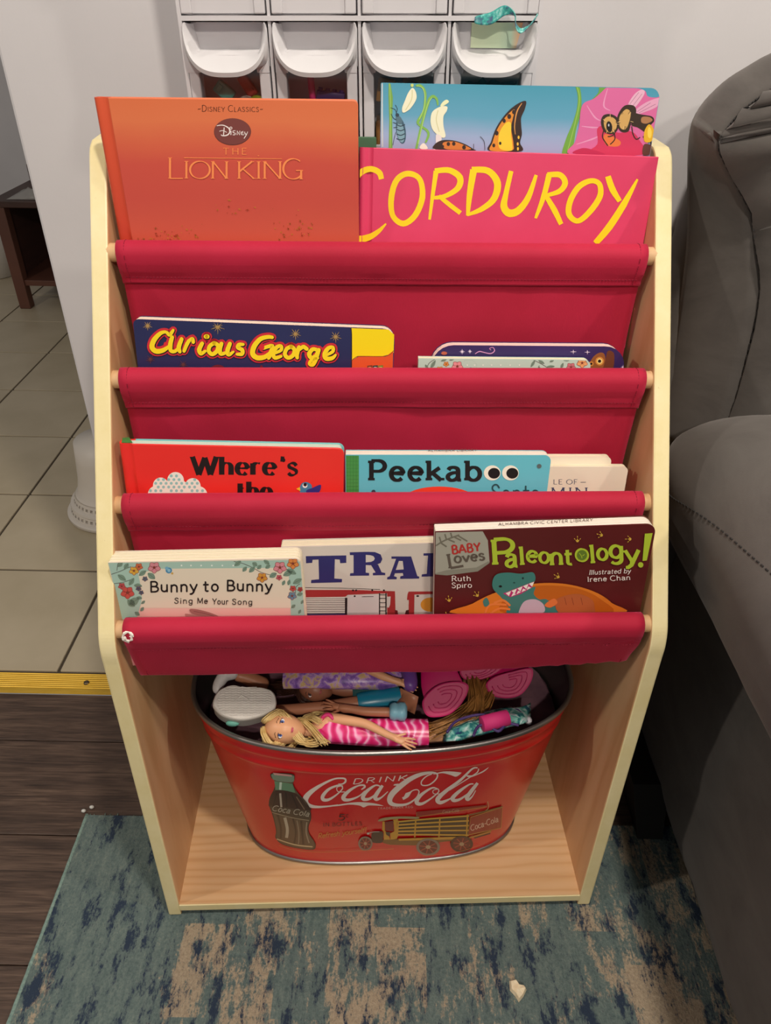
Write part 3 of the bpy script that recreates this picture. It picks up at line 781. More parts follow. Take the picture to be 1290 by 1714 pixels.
a.begin('snowdrop_print'); GRN = (126,180,82); LG = (176,212,120)
a.stroke(S3([(375,120),(405,112),(440,140),(455,190),(450,270),(440,330),(400,400),(395,430),(430,460),(470,490),(480,530),(455,590)]), [3,4,4,4,4,4,5,4,4,4,4,3], GRN)
a.stroke(S3([(380,640),(410,500),(440,380),(470,280),(490,225),(520,205),(550,230),(558,280)]), [4,4,4.5,5,4.5,5,4,2], GRN)
a.stroke(S3([(385,118),(430,135),(450,200),(445,290),(405,395)]), 1.2, LG); a.stroke(S3([(395,600),(430,440),(475,270),(510,215)]), 1.2, LG)
WH = (238,236,206)
a.poly(S3([(345,135),(372,160),(382,215),(360,265),(320,315),(270,340),(262,300),(285,240),(310,180)]), WH, True); a.stroke(S3([(345,150),(340,230),(290,320)]), 1.5, (214,210,160))
a.dot(S3([(345,112)])[0], 2.6, (200,214,120), 8, 3.4); a.poly(S3([(580,290),(635,290),(630,330),(605,370),(605,450),(622,530),(600,548),(550,520),(510,470),(497,400),(515,330)]), WH, True)
a.poly(S3([(600,250),(630,232),(650,250),(620,275),(590,290),(580,280)]), (232,236,190), True); a.stroke(S3([(560,320),(545,400),(570,500)]), 1.4, (214,208,160))
a.poly(S3([(545,520),(590,550),(560,645),(520,640),(540,600)]), (230,220,220), True); a.poly(S3([(405,630),(440,592),(475,635),(440,645)]), (236,230,216), True); a.end()
a.begin('butterfly_print'); BR = (52,34,28)
a.poly(S3([(985,655),(1000,580),(1035,480),(1090,390),(1160,310),(1240,255),(1290,246),(1280,310),(1250,380),(1250,450),(1255,520),(1240,590),(1250,660)]), BR, True)
a.poly(S3([(995,655),(1010,590),(1045,490),(1100,400),(1165,330),(1195,318),(1180,390),(1165,460),(1175,530),(1185,600),(1170,655)]), (222,140,44), True)
a.poly(S3([(1075,640),(1060,560),(1080,480),(1130,420),(1165,430),(1165,520),(1175,600),(1168,655)]), (240,204,52), True)
a.stroke(S3([(1255,262),(1215,330),(1195,440),(1200,520)]), [1,2.2,1.6,1], (216,150,80))
for c_, r_ in (((1150,372),3.4),((1108,408),2.8),((1046,510),3.2),((1022,612),2.6),((1075,594),2.2),((1188,335),3)): a.dot(S3([c_])[0], r_, BR, 8, r_*1.3)
for c_ in ((1228,545),(1220,600),(1222,640)): a.dot(S3([c_])[0], 1.7, (236,190,70), 8, 3)
a.poly(S3([(530,605),(590,570),(680,570),(770,595),(850,640),(850,655),(545,645)]), BR, True); a.poly(S3([(610,585),(690,580),(770,606),(830,645),(640,645),(600,615)]), (208,122,52), True)
for c_, r_ in (((645,600),3),((690,598),3),((775,628),3.2),((600,620),2)): a.dot(S3([c_])[0], r_, BR, 8, r_*1.2)
a.stroke(S3([(855,640),(855,598)]), .8, BR, False); a.stroke(S3([(948,650),(942,580),(910,538)]), .9, BR); a.end()
a.begin('pink_flower_print'); a.poly(S4([(740,98),(800,120),(870,125),(960,130),(1010,150),(1030,190),(1090,200),(1132,195),(1128,260),(1110,330),(1118,400),(1095,470),(1030,540),(990,650),(440,640),(470,540),(500,420),(512,300),(540,240),(610,210),(670,160)]), (214,104,158), True)
for L_ in ([(720,130),(690,260),(740,300)],[(560,260),(620,350),(670,380)],[(520,420),(600,430),(660,430)],[(480,560),(600,520),(690,480)],[(600,640),(680,560),(720,520)]): a.stroke(S4(L_), [1.0,2.8,1], (226,150,190))
a.poly(S4([(640,440),(700,420),(800,470),(900,460),(960,520),(985,640),(560,640),(640,560)]), (206,52,92), True); a.poly(S4([(700,480),(760,500),(820,540),(800,575),(720,570),(690,530)]), (226,120,60), True)
a.poly(S4([(455,630),(520,590),(600,600),(700,640)]), (190,40,84), True); a.end()
a.begin('bee_print'); FU = (54,40,28); TA = (206,164,96)
a.poly(S4([(880,250),(930,170),(985,138),(1005,165),(960,240),(910,290)]), (226,176,200), True); a.poly(S4([(930,300),(1010,240),(1100,205),(1130,215),(1100,270),(1010,310),(940,330)]), (222,162,192), True)
for L_ in ([(890,250),(960,160)],[(905,275),(985,170)],[(945,310),(1050,240)],[(960,318),(1090,250)]): a.stroke(S4(L_), .6, (150,96,120), False)
a.poly(S4([(900,320),(980,330),(1060,345),(1078,380),(1050,420),(1090,470),(1075,520),(1010,470),(950,430),(905,410)]), FU, True); a.poly(S4([(985,350),(1040,350),(1065,375),(1020,400),(980,390)]), (170,120,80), True)
a.poly(S4([(800,330),(850,262),(920,262),(940,310),(905,380),(880,460),(820,460),(790,400)]), FU, True); a.poly(S4([(815,340),(860,290),(895,310),(890,370),(862,440),(825,440),(808,400)]), TA, True)
a.poly(S4([(668,380),(690,335),(750,328),(800,365),(800,440),(760,480),(700,470),(676,430)]), FU, True); a.poly(S4([(690,375),(730,345),(780,370),(788,430),(750,470),(705,450)]), TA, True)
a.dot(S4([(732,425)])[0], 5, (24,20,20), 14, 9.5, -8); a.dot(S4([(728,412)])[0], 1.2, (200,200,210), 8, 2.4)
a.k += 1; a.hold = True
for i_ in range(26):
    an = i_*.61; c0 = S4([(855,370)])[0] if i_ % 2 else S4([(740,405)])[0]
    a.stroke([(c0[0]+9*math.cos(an),c0[1]+11*math.sin(an)),(c0[0]+14*math.cos(an),c0[1]+17*math.sin(an))], .7, FU if i_ % 3 else (226,190,130), False)
a.hold = False
for L_ in ([(690,450),(680,500),(700,540),(722,570)],[(770,470),(775,520),(740,560)],[(905,420),(915,480),(940,520),(970,505)],[(720,500),(760,490),(800,430)],[(990,500),(1050,530),(1050,590)]): a.stroke(S4(L_), 1.7, FU)
a.poly(S4([(1040,405),(1072,440),(1078,500),(1050,540),(1005,540),(998,490),(1010,440)]), (226,176,40), True); a.poly(S4([(1040,425),(1058,460),(1050,510),(1030,500),(1028,450)]), (246,210,84), True)
a.poly(S4([(1000,560),(1060,570),(1062,620),(1040,640),(990,640)]), (96,58,48), True); a.end()
bk, a, at, g = book('picture_book', 'green book whose top corner peeks out behind the pink hardcover', 1, (-.064,.0490,.930,.055,.0552,7,0,0), .012, noisy_mat('green_cover', (52,92,62), (58,100,68), 9, .6), kind='hard', r=(0,.001,.001,0))

# ---- second pocket
navy = noisy_mat('navy_cover', (36,40,82), (42,46,90), 10, .36)
bk, a, at, g = book('board_book', 'navy board book with outlined yellow script title and a yellow tab', 2, (-.2687,.016,.7758,.2777,.0487,7.8,-2.0,0), .0175, navy, r=(0,.004,.014,.006), pages=mat('worn_cream_board',(238,218,200),.75))
S6 = lambda L: [(220+x/3.395, 520+y/3.395) for x, y in L]
a.begin('yellow_tab_print'); a.poly([(588,546.5),(650,549),(659.5,560),(660,590),(655,592.5),(640,596),(600,596),(589,603)], (250,220,10)); a.poly([(589,603),(600,597),(645,597),(658,587),(659,626),(588,626)], (226,86,38))
a.stroke([(589,603),(596,597.5),(604,596.2),(640,596.5),(652,593.5),(658.5,587)], 1.1, (150,80,20)); a.stroke([(586.5,548),(588.3,560),(588.2,626)], 1.4, (34,24,34))
for x_, c1_, c2_ in ((614.5,(120,60,36),(240,190,120)),(623.5,(50,66,60),(230,230,220)),(632.5,(120,130,50),(240,220,130))):
    a.poly([(x_,612),(x_+8.5,611),(x_+8.5,622.5),(x_,623)], c1_); a.stroke([(x_+2.2,614.5),(x_+6,614.5),(x_+6,620),(x_+2.2,620)], 1, c2_, False)
a.end()
for (x_,y_), r_ in (((92,86),8),((490,92),12),((932,132),10),((1160,148),10)): (a.begin('star_print'), a.star(S6([(x_,y_)])[0], r_, (176,142,86), 10, 1.0, .3), a.end())
for (x_,y_), r_ in (((108,275),8),((295,305),8)): (a.begin('star_print'), a.star(S6([(x_,y_)])[0], r_, (98,54,58), 10, 1.0, .3), a.end())
a.begin('moon_print'); a.dot(S6([(185,352)])[0], 13, (240,206,120), 20, 6); a.end()
# title: fat slanted script, red halo, black drop shade, yellow face
cg = [([(238,110),(218,135),(196,120),(165,128),(130,165),(118,205),(140,228),(180,224),(222,196)], [5,7,5,7,9,9,9,8,5]),
 ([(232,150),(222,190),(225,225),(250,228),(275,200)], [7,8,7,6,5]), ([(286,160),(270,205),(276,232)], [7,8,6]),
 ([(300,228),(318,185),(338,160)], [6,7,4]), ([(322,172),(346,160),(352,178)], [5,7,6]),
 ([(402,185),(386,220),(396,242),(420,228)], [7,8,7,5]), ([(424,146),(432,146)], [8,8]),
 ([(470,182),(446,200),(440,228),(460,246),(486,228),(492,196),(470,182)], [7,7,7,7,7,7,7]),
 ([(512,186),(502,220),(510,244),(540,236)], [7,8,7,5]), ([(560,186),(546,226),(554,248),(580,232)], [7,8,7,4]),
 ([(636,190),(612,192),(606,208),(630,222),(628,244),(600,246)], [5,7,7,7,7,5]),
 ([(800,150),(772,148),(730,162),(696,205),(690,245),(716,266),(756,262),(786,240)], [6,7,8,9,9,9,8,6]), ([(748,212),(800,200),(786,250),(780,268)], [6,7,8,6]),
 ([(820,238),(850,222),(850,200),(826,206),(806,240),(816,266),(850,258)], [5,6,6,7,7,7,5]),
 ([(908,202),(882,216),(872,246),(890,266),(918,252),(926,220),(908,202)], [7,7,7,7,7,7,7]),
 ([(952,206),(940,244),(942,266)], [7,8,6]), ([(952,222),(976,204),(996,216)], [5,7,7]),
 ([(1058,222),(1030,218),(1010,244),(1022,266),(1048,252),(1060,222)], [6,7,8,7,6,6]), ([(1064,222),(1046,275),(1030,305),(1012,300),(1024,278),(1060,268)], [7,8,7,6,5,4]),
 ([(1108,250),(1142,232),(1144,208),(1118,212),(1098,244),(1106,270),(1140,268),(1160,250)], [5,6,6,7,8,8,7,4])]
a.begin('title_lettering')
for gw_, dx_, col_, sc_ in ((8.2,0,(206,44,54),1.2),(2.2,1.0,(24,18,20),1.2),(0.0,0,(250,222,30),1.22)):
    k0 = a.k
    for n_, (pts, wd) in enumerate(cg):
        a.k = k0+n_ % 4; a.stroke([(x_+dx_*.6, y_+dx_) for x_, y_ in S6(pts)], [q*sc_*.78+gw_ for q in wd], col_, True, True)
    a.k = k0+5
for c_ in ((196,195),(742,205)): a.dot(S6([c_])[0], 4, (216,40,50), 10, 6)
for pts, wd in cg[:1]+cg[11:12]: a.stroke(S6(pts), [q*.95 for q in wd], (250,222,30), True, True)
a.end()
a.begin('subtitle_lettering'); a.text('Good', (352,634), (440,635), 22, (112,30,44), .2, caps=True); a.end()
purple = noisy_mat('night_purple_cover', (50,34,84), (62,44,104), 12, .4)
bk, a, at, g = book('board_book', 'dark purple board book with big rounded corners, stars and an owl', 2, (.0524,.0300,.7805,.2185,.0117,6.7,-.3,0), .0170, purple, r=(.004,.004,.024,.024), pages=mat('pink_tinged_board',(238,210,200),.75))
S7 = lambda L: [(690+x/3.486, 560+y/3.486) for x, y in L]
a.begin('owl_print'); a.poly(S7([(1040,200),(1035,165),(1060,125),(1095,105),(1120,115),(1125,160),(1110,195),(1080,210)]), (150,88,44), True); a.poly(S7([(1115,200),(1125,150),(1140,95),(1175,110),(1175,180),(1160,205)]), (110,58,36), True)
a.dot(S7([(1092,155)])[0], 7.2, (214,140,62), 16); a.dot(S7([(1092,155)])[0], 4.8, (248,216,130), 14); a.dot(S7([(1091,155)])[0], 2.8, (30,20,20), 12); a.dot(S7([(1043,170)])[0], 4, (214,140,62), 12); a.dot(S7([(1043,170)])[0], 2, (40,24,20), 10); a.end()
for p_, r_ in (((290,100),4.5),((335,98),3.5),((938,100),5),((1020,102),5),((1228,190),4)): (a.begin('star_print'), a.star(S7([p_])[0], r_, (236,214,236), 4 if r_ == 5 else 8, .8, 0), a.end())
a.begin('swirl_print'); a.stroke(S7([(365,112),(390,98),(420,104),(455,110),(478,95),(470,75),(450,80),(458,90)]), [1,1.6,1.4,1.6,1.5,1.2,1,.8], (220,150,200)); a.end(); a.begin('leaf_print'); a.dot(S7([(185,108)])[0], 5, (190,92,70), 12, 3); a.end()
mint = noisy_mat('mint_cover', (186,212,198), (192,218,204), 10, .45)
FLP = [(206,120,130),(222,150,70),(232,150,156),(226,188,84)]
def garland(a, S, leaves, flowers, twigs):
    k0 = a.k; a.hold = True
    a.k = k0+1
    for t_ in twigs: a.stroke(S(t_), 1.0, (96,96,92))
    for p_, q_, w_ in leaves: a.k = k0+2; a.leaf(S([p_])[0], S([q_])[0], w_, (122,148,130)); a.k = k0+3; a.stroke([S([p_])[0], S([q_])[0]], 0.5, (74,92,84), False)
    for p_, r_, c_ in flowers:
        c = S([p_])[0]
        for lv, col, rr, wd in ((4,(150,90,84),r_+.8,r_*.95), (5,c_,r_,r_*.75)):
            a.k = k0+lv
            for i in range(5):
                an = .3+2*PI*i/5; a.leaf(c, (c[0]+rr*math.cos(an), c[1]+rr*math.sin(an)*.9), wd, col)
        a.k = k0+6; a.dot(c, r_*.22, (130,60,50), 8)
    a.hold = False; a.k = k0+7
bk, a, at, g = book('board_book', 'mint floral board book half sunk in the pocket before the purple one', 2, (.0365,.016,.7714,.1919,.0113,6.1,-.4,0), .0095, mint, r=(0,.003,.008,.0))
a.begin('floral_print')
garland(a, S7, [((105,200),(135,150),6),((90,200),(75,175),5),((165,155),(200,145),4),((215,150),(245,140),4),((690,190),(715,150),5),((735,150),(770,170),5),((780,190),(830,185),5),((800,160),(825,150),4),((865,200),(880,165),5),((880,150),(925,145),5),((745,205),(735,185),4)],
 [((197,172),4.5,FLP[1]),((160,205),6,FLP[3]),((262,185),9.5,FLP[2]),((925,190),8,FLP[0]),((990,165),9,(238,170,110))], [[(80,215),(95,170),(130,145)],[(700,145),(750,170),(790,195)],[(730,210),(740,180)]])
a.dot(S7([(340,202)])[0], 3.2, (96,150,176), 10); a.dot(S7([(342,204)])[0], 1.5, (214,220,220), 8)
for x_ in (320,363,412,462,515,570,624): a.dot(S7([(x_,178)])[0], 1.3, (232,240,232), 8)
for i_ in range(14): an = -2.2+i_*.22; a.dot(S7([(330+45*math.cos(an),182+36*math.sin(an))])[0], .35, (90,120,110), 5)
a.end()

# ---- third pocket
redc = noisy_mat('scarlet_cover', (232,44,40), (238,52,44), 8, .36); teal = mat('teal_cover', (112,182,184), .4)
bk, a, at, g = book('board_book', 'scarlet hardcover with black fat-face title, polka-dot cloud and small bird', 3, (-.2857,.016,.6595,.2392,.0551,7.7,-1.4,0), .0160, redc, teal, kind='hard_board', r=(0,.004,.007,0), pages=mat('teal_lined_board',(206,222,206),.7), spine=redc)
S8 = lambda L: [(190+x/3.225, 720+y/3.225) for x, y in L]
a.begin('title_lettering'); BK = (28,18,18)
a.text('Where', (322,794.5), (461,794.5), 30, BK, .31, .05, nib=4, serif=.15, sth=.04, track=.14)
a.text("'", (468,795), (476,795), 31, BK, .2, .12); a.dot((474.5,770), 3, BK, 12, 3.4)
a.text('s', (481,795), (498,795), 30, BK, .2, .08, nib=-30, track=.1)
a.text('the', (397,836), (454,836), 30, BK, .30, .05, nib=4, serif=.15, sth=.04, track=.14); a.end()
a.begin('cloud_print'); WC = (244,238,226)
for c_, r_ in (((335,270),45),((255,297),42),((428,300),42),((232,345),46),((460,348),46),((340,330),70),((280,335),50),((400,340),60)): a.dot(S8([c_])[0], r_/3.225, WC, 24)
a.k += 1; a.hold = True
for i_ in range(12):
    for j_ in range(6):
        x_ = 200+i_*28+(j_ % 2)*14; y_ = 246+j_*20
        if any((x_-c_[0])**2+(y_-c_[1])**2 < (r_-6)**2 for c_, r_ in (((335,270),45),((255,297),42),((428,300),42),((232,345),46),((460,348),46),((340,330),60))): a.dot(S8([(x_,y_)])[0], 2.5, (150,200,196), 10)
a.hold = False; a.end()
a.begin('bird_print'); a.poly(S8([(1005,310),(1018,285),(1045,280),(1070,300),(1060,350),(1030,360),(1008,335)]), (70,132,168), True); a.poly(S8([(1040,325),(1075,310),(1118,294),(1112,330),(1085,352),(1050,352)]), (52,48,128), True)
a.poly(S8([(986,316),(1006,305),(1008,328)]), (244,190,40)); a.dot(S8([(1033,298)])[0], 4.2, (244,240,236), 12); a.dot(S8([(1034,293)])[0], 3, (20,20,24), 10); a.end()
at.begin('spine_edge_print'); at.poly([(203,741),(205,733),(216,732),(222,741.5)], (70,132,66)); at.end()
aqua = noisy_mat('aqua_cover', (98,186,202), (104,192,208), 8, .36)
bk, a, at, g = book('board_book', 'aqua board book with bold black slab title and two googly eyes', 3, (-.0443,.016,.6613,.2253,.0393,8.9,-.3,0), .0158, aqua, r=(0,.003,.0075,.001), pages=mat('white_board',(240,228,214),.7))
a.begin('green_spine_print'); a.poly([(577,760),(600.5,761.5),(600.5,828),(577,828)], (72,148,72))
for x_ in (581,586,591,596): a.stroke([(x_,762),(x_,827)], .45, (50,110,52), False)
for y_ in range(766,828,6): a.stroke([(578,y_),(600,y_)], .4, (52,112,54), False)
a.end()
a.begin('title_lettering'); a.text('Peekab', (618,803.8), (805,803.8), 33, (22,22,24), .235, .15, nib=0, serif=.17, sth=.125, track=.17); a.end()
for x_, px_ in ((823.5,826.5),(854,857)):
    a.begin('googly_eye_print'); a.dot((x_,791.3), 14, (246,240,222), 26, 12.6); a.dot((px_,792), 10, (20,18,18), 22, 9); a.end()
a.begin('subtitle_lettering'); a.text('Santa', (822,839), (903,839), 28, (38,78,84), .095, caps=True, track=.14); a.end()
a.begin('red_dome_print'); a.dot((735,836), 60, (238,66,44), 36, 22); a.end()
a.begin('dot_print'); a.dot((902,780), 4, (92,104,104), 12, 3.8); a.end(); a.begin('dot_print'); a.dot((625,823), 3.6, (58,62,76), 12); a.end()
at.begin('edge_stamp'); at.text('ALHAMBRA LIBRARY', (716,756), (798,755.5), 3.6, (96,84,76), .16, track=.2); at.end()
tale = noisy_mat('cream_cover', (234,220,198), (240,228,206), 8, .5)
bk, a, at, g = book('board_book', 'cream board book with small navy serif lettering beside the aqua book', 3, (.1054,.0345,.6529,.1712,.0225,8.9,-.3,0), .0085, tale, r=(0,.003,.006,0))
a.begin('title_lettering'); NV = (62,70,104)
a.text('LE OF', (926,810.3), (966,810.3), 7.6, NV, .14, .07, serif=.12, sth=.07, track=.24); a.stroke([(971.5,807),(980,807)], .8, NV, False)
a.text('MIN', (922,832), (983,832), 16, NV, .15, .06, serif=.15, sth=.06, track=.22); a.end()
bk, a, at, g = book('board_book', 'plain cream board book behind the one with navy serif lettering', 3, (.100,.0440,.6560,.159,.0262,8.9,-.3,0), .0095, tale, r=(0,.003,.006,0))

# ---- front pocket
bunc = grad_mat('cream_to_pink_cover', [(0,(238,160,158)), (.22,(240,190,180)), (.5,(232,218,196)), (1,(228,216,196))], -.008, .07, .42)
bk, a, at, g = book('board_book', 'thick board book with flower-wreathed hand-lettered title on cream', 4, (-.2922,.016,.5385,.2022,.0778,3.9,1.0,0), .0215, bunc, r=(.0,.004,.0075,.001))
S9 = lambda L: [(170+x/3.686, 890+y/3.686) for x, y in L]
MN = (170,202,188)
a.begin('mint_border_print'); a.poly(S9([(38,187),(1195,174),(1222,186),(1230,230),(1150,222),(350,236),(230,260),(250,420),(215,540),(128,540)]), MN); a.poly(S9([(1140,222),(1226,200),(1258,540),(1168,540),(1160,380)]), MN)
a.poly(S9([(225,255),(360,228),(1150,222),(1165,400),(1168,470),(240,470),(252,380)]), (232,220,198)); 
for x_ in (493,551,614,680,745,812): a.dot(S9([(x_,208)])[0], 1.4, (236,242,234), 8)
a.end()
a.begin('floral_print')
garland(a, S9, [((100,215),(130,190),7),((140,230),(165,195),8),((100,265),(150,300),9),((170,330),(200,285),8),((200,330),(250,335),8),((230,270),(275,240),8),((285,255),(330,290),10),((170,450),(230,410),13),((160,420),(205,460),12),((245,445),(268,425),5),((240,490),(260,465),6),((205,495),(235,515),7),((215,405),(250,410),6),
 ((820,210),(860,180),8),((870,245),(895,215),7),((910,250),(945,215),8),((930,190),(960,210),8),((960,230),(985,205),7),((1000,175),(1035,200),7),((1010,225),(1040,205),7),((1035,280),(1080,255),9),((1120,270),(1180,240),10),((1140,230),(1200,260),9),((1180,320),(1235,290),9),((1150,330),(1160,295),6),((1115,330),(1130,300),6),((1205,390),(1240,380),7),((1230,445),(1245,420),5),((1170,470),(1195,450),6),((1215,505),(1228,480),5)],
 [((230,215),6.5,(212,110,70)),((200,240),8,(226,174,70)),((325,220),10.5,(216,140,150)),((160,375),11.5,(204,84,76)),((125,335),6,(190,80,84)),((228,350),4.5,(80,96,116)),((245,375),4,(80,96,116)),((268,290),4.5,(90,110,124)),
  ((1100,220),11,(222,140,150)),((1180,196),10,(224,138,72)),((990,282),9,(216,150,60)),((1095,282),5,(200,90,100)),((1180,350),5.5,(196,80,72)),((1225,355),4.5,(170,70,66)),((1175,395),7.5,(112,140,160))],
 [[(60,262),(110,245),(180,215)],[(95,240),(100,200),(112,188)],[(75,320),(130,312),(180,295)],[(815,182),(870,195),(930,220),(985,250),(1050,268)],[(1225,320),(1200,340),(1195,380)]])
a.dot(S9([(415,238)])[0], 5.5, (80,146,184), 12, 5); a.dot(S9([(402,225)])[0], 3, (120,176,204), 10); a.dot(S9([(416,238)])[0], 2.6, (150,196,216), 10); a.dot(S9([(436,256)])[0], 2, (210,170,90), 8); a.end()
a.begin('title_lettering'); BK2 = (30,24,24)
a.text('Bunny', S9([(300,370)])[0], S9([(590,366)])[0], 17, BK2, .17, caps=True, track=.16, wob=.4); a.text('to', S9([(630,366)])[0], S9([(722,364)])[0], 17, BK2, .17, caps=True, track=.2); a.text('Bunny', S9([(772,362)])[0], S9([(1052,364)])[0], 17, BK2, .17, caps=True, track=.16, wob=.4); a.end()
a.begin('subtitle_lettering')
for w_, x0_, x1_, y_ in (('Sing',450,562,440),('Me',590,655,440),('Your',685,782,444),('Song',806,930,446)): a.text(w_, S9([(x0_,y_)])[0], S9([(x1_,y_+1)])[0], 9, BK2, .15, caps=True, track=.2)
a.end()
a.begin('rabbit_ear_print'); a.poly(S9([(545,475),(600,478),(680,500),(730,525),(700,535),(600,515),(555,500)]), (170,112,106), True); a.poly(S9([(515,505),(560,508),(640,520),(780,528),(780,545),(560,545)]), (186,128,120), True); a.stroke(S9([(570,488),(640,502),(710,524)]), .8, (120,70,70)); a.end()
trc = noisy_mat('grey_white_cover', (206,198,188), (212,204,194), 8, .42)
bk, a, at, g = book('board_book', 'whitish board book with navy slab capitals over a red train picture', 4, (-.1142,.0400,.5191,.1930,.0918,8.1,1.2,0), .0175, trc, r=(.0,.003,.003,.002))
S10 = lambda L: [(460+x/4.607, 890+y/4.607) for x, y in L]
a.begin('title_lettering'); NB = (46,46,106)
a.poly(S10([(238,188),(550,182),(550,240),(503,243),(500,215),(462,212),(458,360),(518,365),(515,390),(278,396),(280,372),(340,366),(336,214),(290,216),(288,240),(240,243)]), NB)
for pts in ([(576,158),(700,155),(700,315),(726,318),(726,338),(578,340),(580,320),(606,318),(606,180),(578,180)], [(700,155),(770,156),(815,175),(828,210),(815,240),(780,255),(735,258),(700,256),(700,236),(740,232),(762,222),(770,205),(760,188),(735,180),(700,178)], [(740,256),(795,252),(822,312),(850,318),(850,334),(755,336),(754,318),(776,314)]): a.poly(S10(pts), NB)
for pts in ([(898,190),(1050,190),(1098,342),(1112,345),(1112,361),(965,363),(966,344),(990,338),(985,318),(925,320),(918,342),(940,350),(938,366),(864,367),(866,350),(884,344),(934,208),(898,208)],): a.poly(S10(pts), NB)
a.poly(S10([(955,225),(985,225),(992,290),(932,294)]), (210,202,192)); a.poly(S10([(1145,166),(1240,164),(1240,344),(1130,346),(1132,328),(1170,324),(1180,184),(1145,184)]), NB); a.end()
a.begin('train_print'); RD = (166,52,52)
a.poly(S10([(236,448),(620,448),(820,455),(925,458),(930,640),(865,640),(865,475),(560,486),(545,500),(236,505)]), RD); a.poly(S10([(236,506),(555,505),(555,640),(236,640)]), (212,206,198))
a.stroke(S10([(200,430),(500,434),(810,444)]), .8, (40,30,30), False)
for i_ in range(9): y_ = 516+i_*14; a.stroke(S10([(236,y_),(540,y_)]), .7, (40,34,34), False)
a.poly(S10([(540,508),(558,508),(556,640),(540,640)]), (34,28,30)); a.poly(S10([(236,632),(540,630),(540,645),(236,645)]), (60,60,110))
a.poly(S10([(562,486),(802,484),(802,640),(556,640)]), (208,200,198), False); a.stroke(S10([(670,500),(760,499)]), 1, (40,30,30), False); a.dot(S10([(615,496)])[0], 1.6, (36,28,28), 8)
a.poly(S10([(865,500),(892,498),(888,560),(878,585),(865,580)]), (208,200,194))
for x_ in (806,856): a.stroke(S10([(x_,472),(x_,640)]), 1.9, (30,24,26), False)
for y_ in (485,512,545,578,608): a.stroke(S10([(806,y_),(856,y_)]), 1, (30,24,26), False)
for x_ in (602,626,750,840): a.dot(S10([(x_,450)])[0], 1.6, (36,24,26), 8)
a.poly(S10([(1030,460),(1250,458),(1250,478),(1075,482),(1072,640),(1030,640),(1032,525),(1018,522),(1022,480)]), RD); a.poly(S10([(1076,484),(1250,480),(1250,640),(1074,640)]), (208,200,192)); a.dot(S10([(1200,560)])[0], 17, (214,146,52), 20, 12); a.dot(S10([(1100,494)])[0], 2.6, (34,26,26), 8, 1.6)
a.poly(S10([(925,600),(945,605),(950,640),(925,640)]), (110,34,36)); a.poly(S10([(1000,640),(1010,604),(1032,600),(1032,640)]), (80,34,34)); a.end()
mar = noisy_mat('maroon_cover', (84,26,26), (92,30,30), 8, .34)
bk, a, at, g = book('board_book', 'maroon board book with lime lettering, footprints and a teal dinosaur', 4, (.0537,.016,.5385,.2333,.1121,5.0,2.0,0), .0185, mar, r=(.0,.004,.011,.001), pages=mat('white_board',(240,228,214),.7))
S11 = lambda L: [(720+x/3.308, 850+y/3.308) for x, y in L]
a.begin('stone_print'); a.poly(S11([(25,135),(290,130),(318,180),(328,300),(260,350),(90,372),(25,362)]), (160,158,144)); a.poly(S11([(25,362),(90,345),(255,330),(322,295),(328,305),(262,352),(90,374),(25,368)]), (134,132,118))
for L_ in ([(30,210),(80,180),(160,150)],[(60,195),(50,160)],[(90,178),(80,145)],[(120,165),(112,138)],[(100,175),(135,190)],[(130,160),(170,180)],[(150,152),(205,185)],[(60,195),(90,215)]): a.stroke(S11(L_), 2.6, (112,108,94)); 
a.end()
a.begin('series_lettering'); a.text('BABY', S11([(122,255)])[0], S11([(278,238)])[0], 14, (176,48,44), .24, .16, track=.16); a.text('L', S11([(100,335)])[0], S11([(186,320)])[0], 24, (92,82,72), .2, .14, serif=.14, sth=.1); a.text('oves', S11([(134,304)])[0], S11([(302,286)])[0], 16, (92,82,72), .24, .14, serif=.12, sth=.09, track=.12); a.end()
a.begin('title_lettering'); LM = (172,192,52)
a.text('P', S11([(344,314)])[0], S11([(468,306)])[0], 42, LM, .2, .12, serif=.13, sth=.09)
for ch_, x0_, x1_, y_, c_ in (('a',416,482,326,27),('l',490,528,316,31),('e',534,594,300,24),('o',602,660,304,23),('n',664,734,316,26),('t',742,792,312,27),('o',804,874,292,25),('l',882,916,305,31),('o',922,982,286,24),('g',990,1066,276,27),('y',1076,1156,298,27)):
    a.text(ch_, S11([(x0_,y_)])[0], S11([(x1_,y_-3)])[0], c_*(1.15 if ch_ not in 'lt' else 1), LM, .22 if ch_ not in 'l' else .2, .13, serif=.13, sth=.11)
a.poly(S11([(1185,140),(1228,136),(1196,288),(1172,290)]), LM); a.dot(S11([(1162,312)])[0], 4.6, LM, 12)
a.dot(S11([(838,258)])[0], 8.5, (96,120,40), 16); a.stroke(S11([(822,246),(834,262),(838,276)]), 1, LM); a.stroke(S11([(840,262),(852,254)]), 1, LM, False); a.end()
a.begin('author_lettering'); WT = (232,222,214)
a.text('Ruth', S11([(118,402)])[0], S11([(224,400)])[0], 8.5, WT, .17, .1, serif=.12, sth=.08); a.text('Spiro', S11([(118,439)])[0], S11([(229,437)])[0], 8.5, WT, .17, .1, serif=.12, sth=.08); a.end()
a.begin('illustrator_lettering'); a.text('Illustrated by', S11([(876,366)])[0], S11([(1106,356)])[0], 7.6, WT, .15, .09, serif=.12, sth=.08, slant=.2); a.text('Irene Chan', S11([(868,405)])[0], S11([(1105,394)])[0], 8.2, WT, .17, .1, serif=.12, sth=.08); a.end()
FP = (206,170,64)
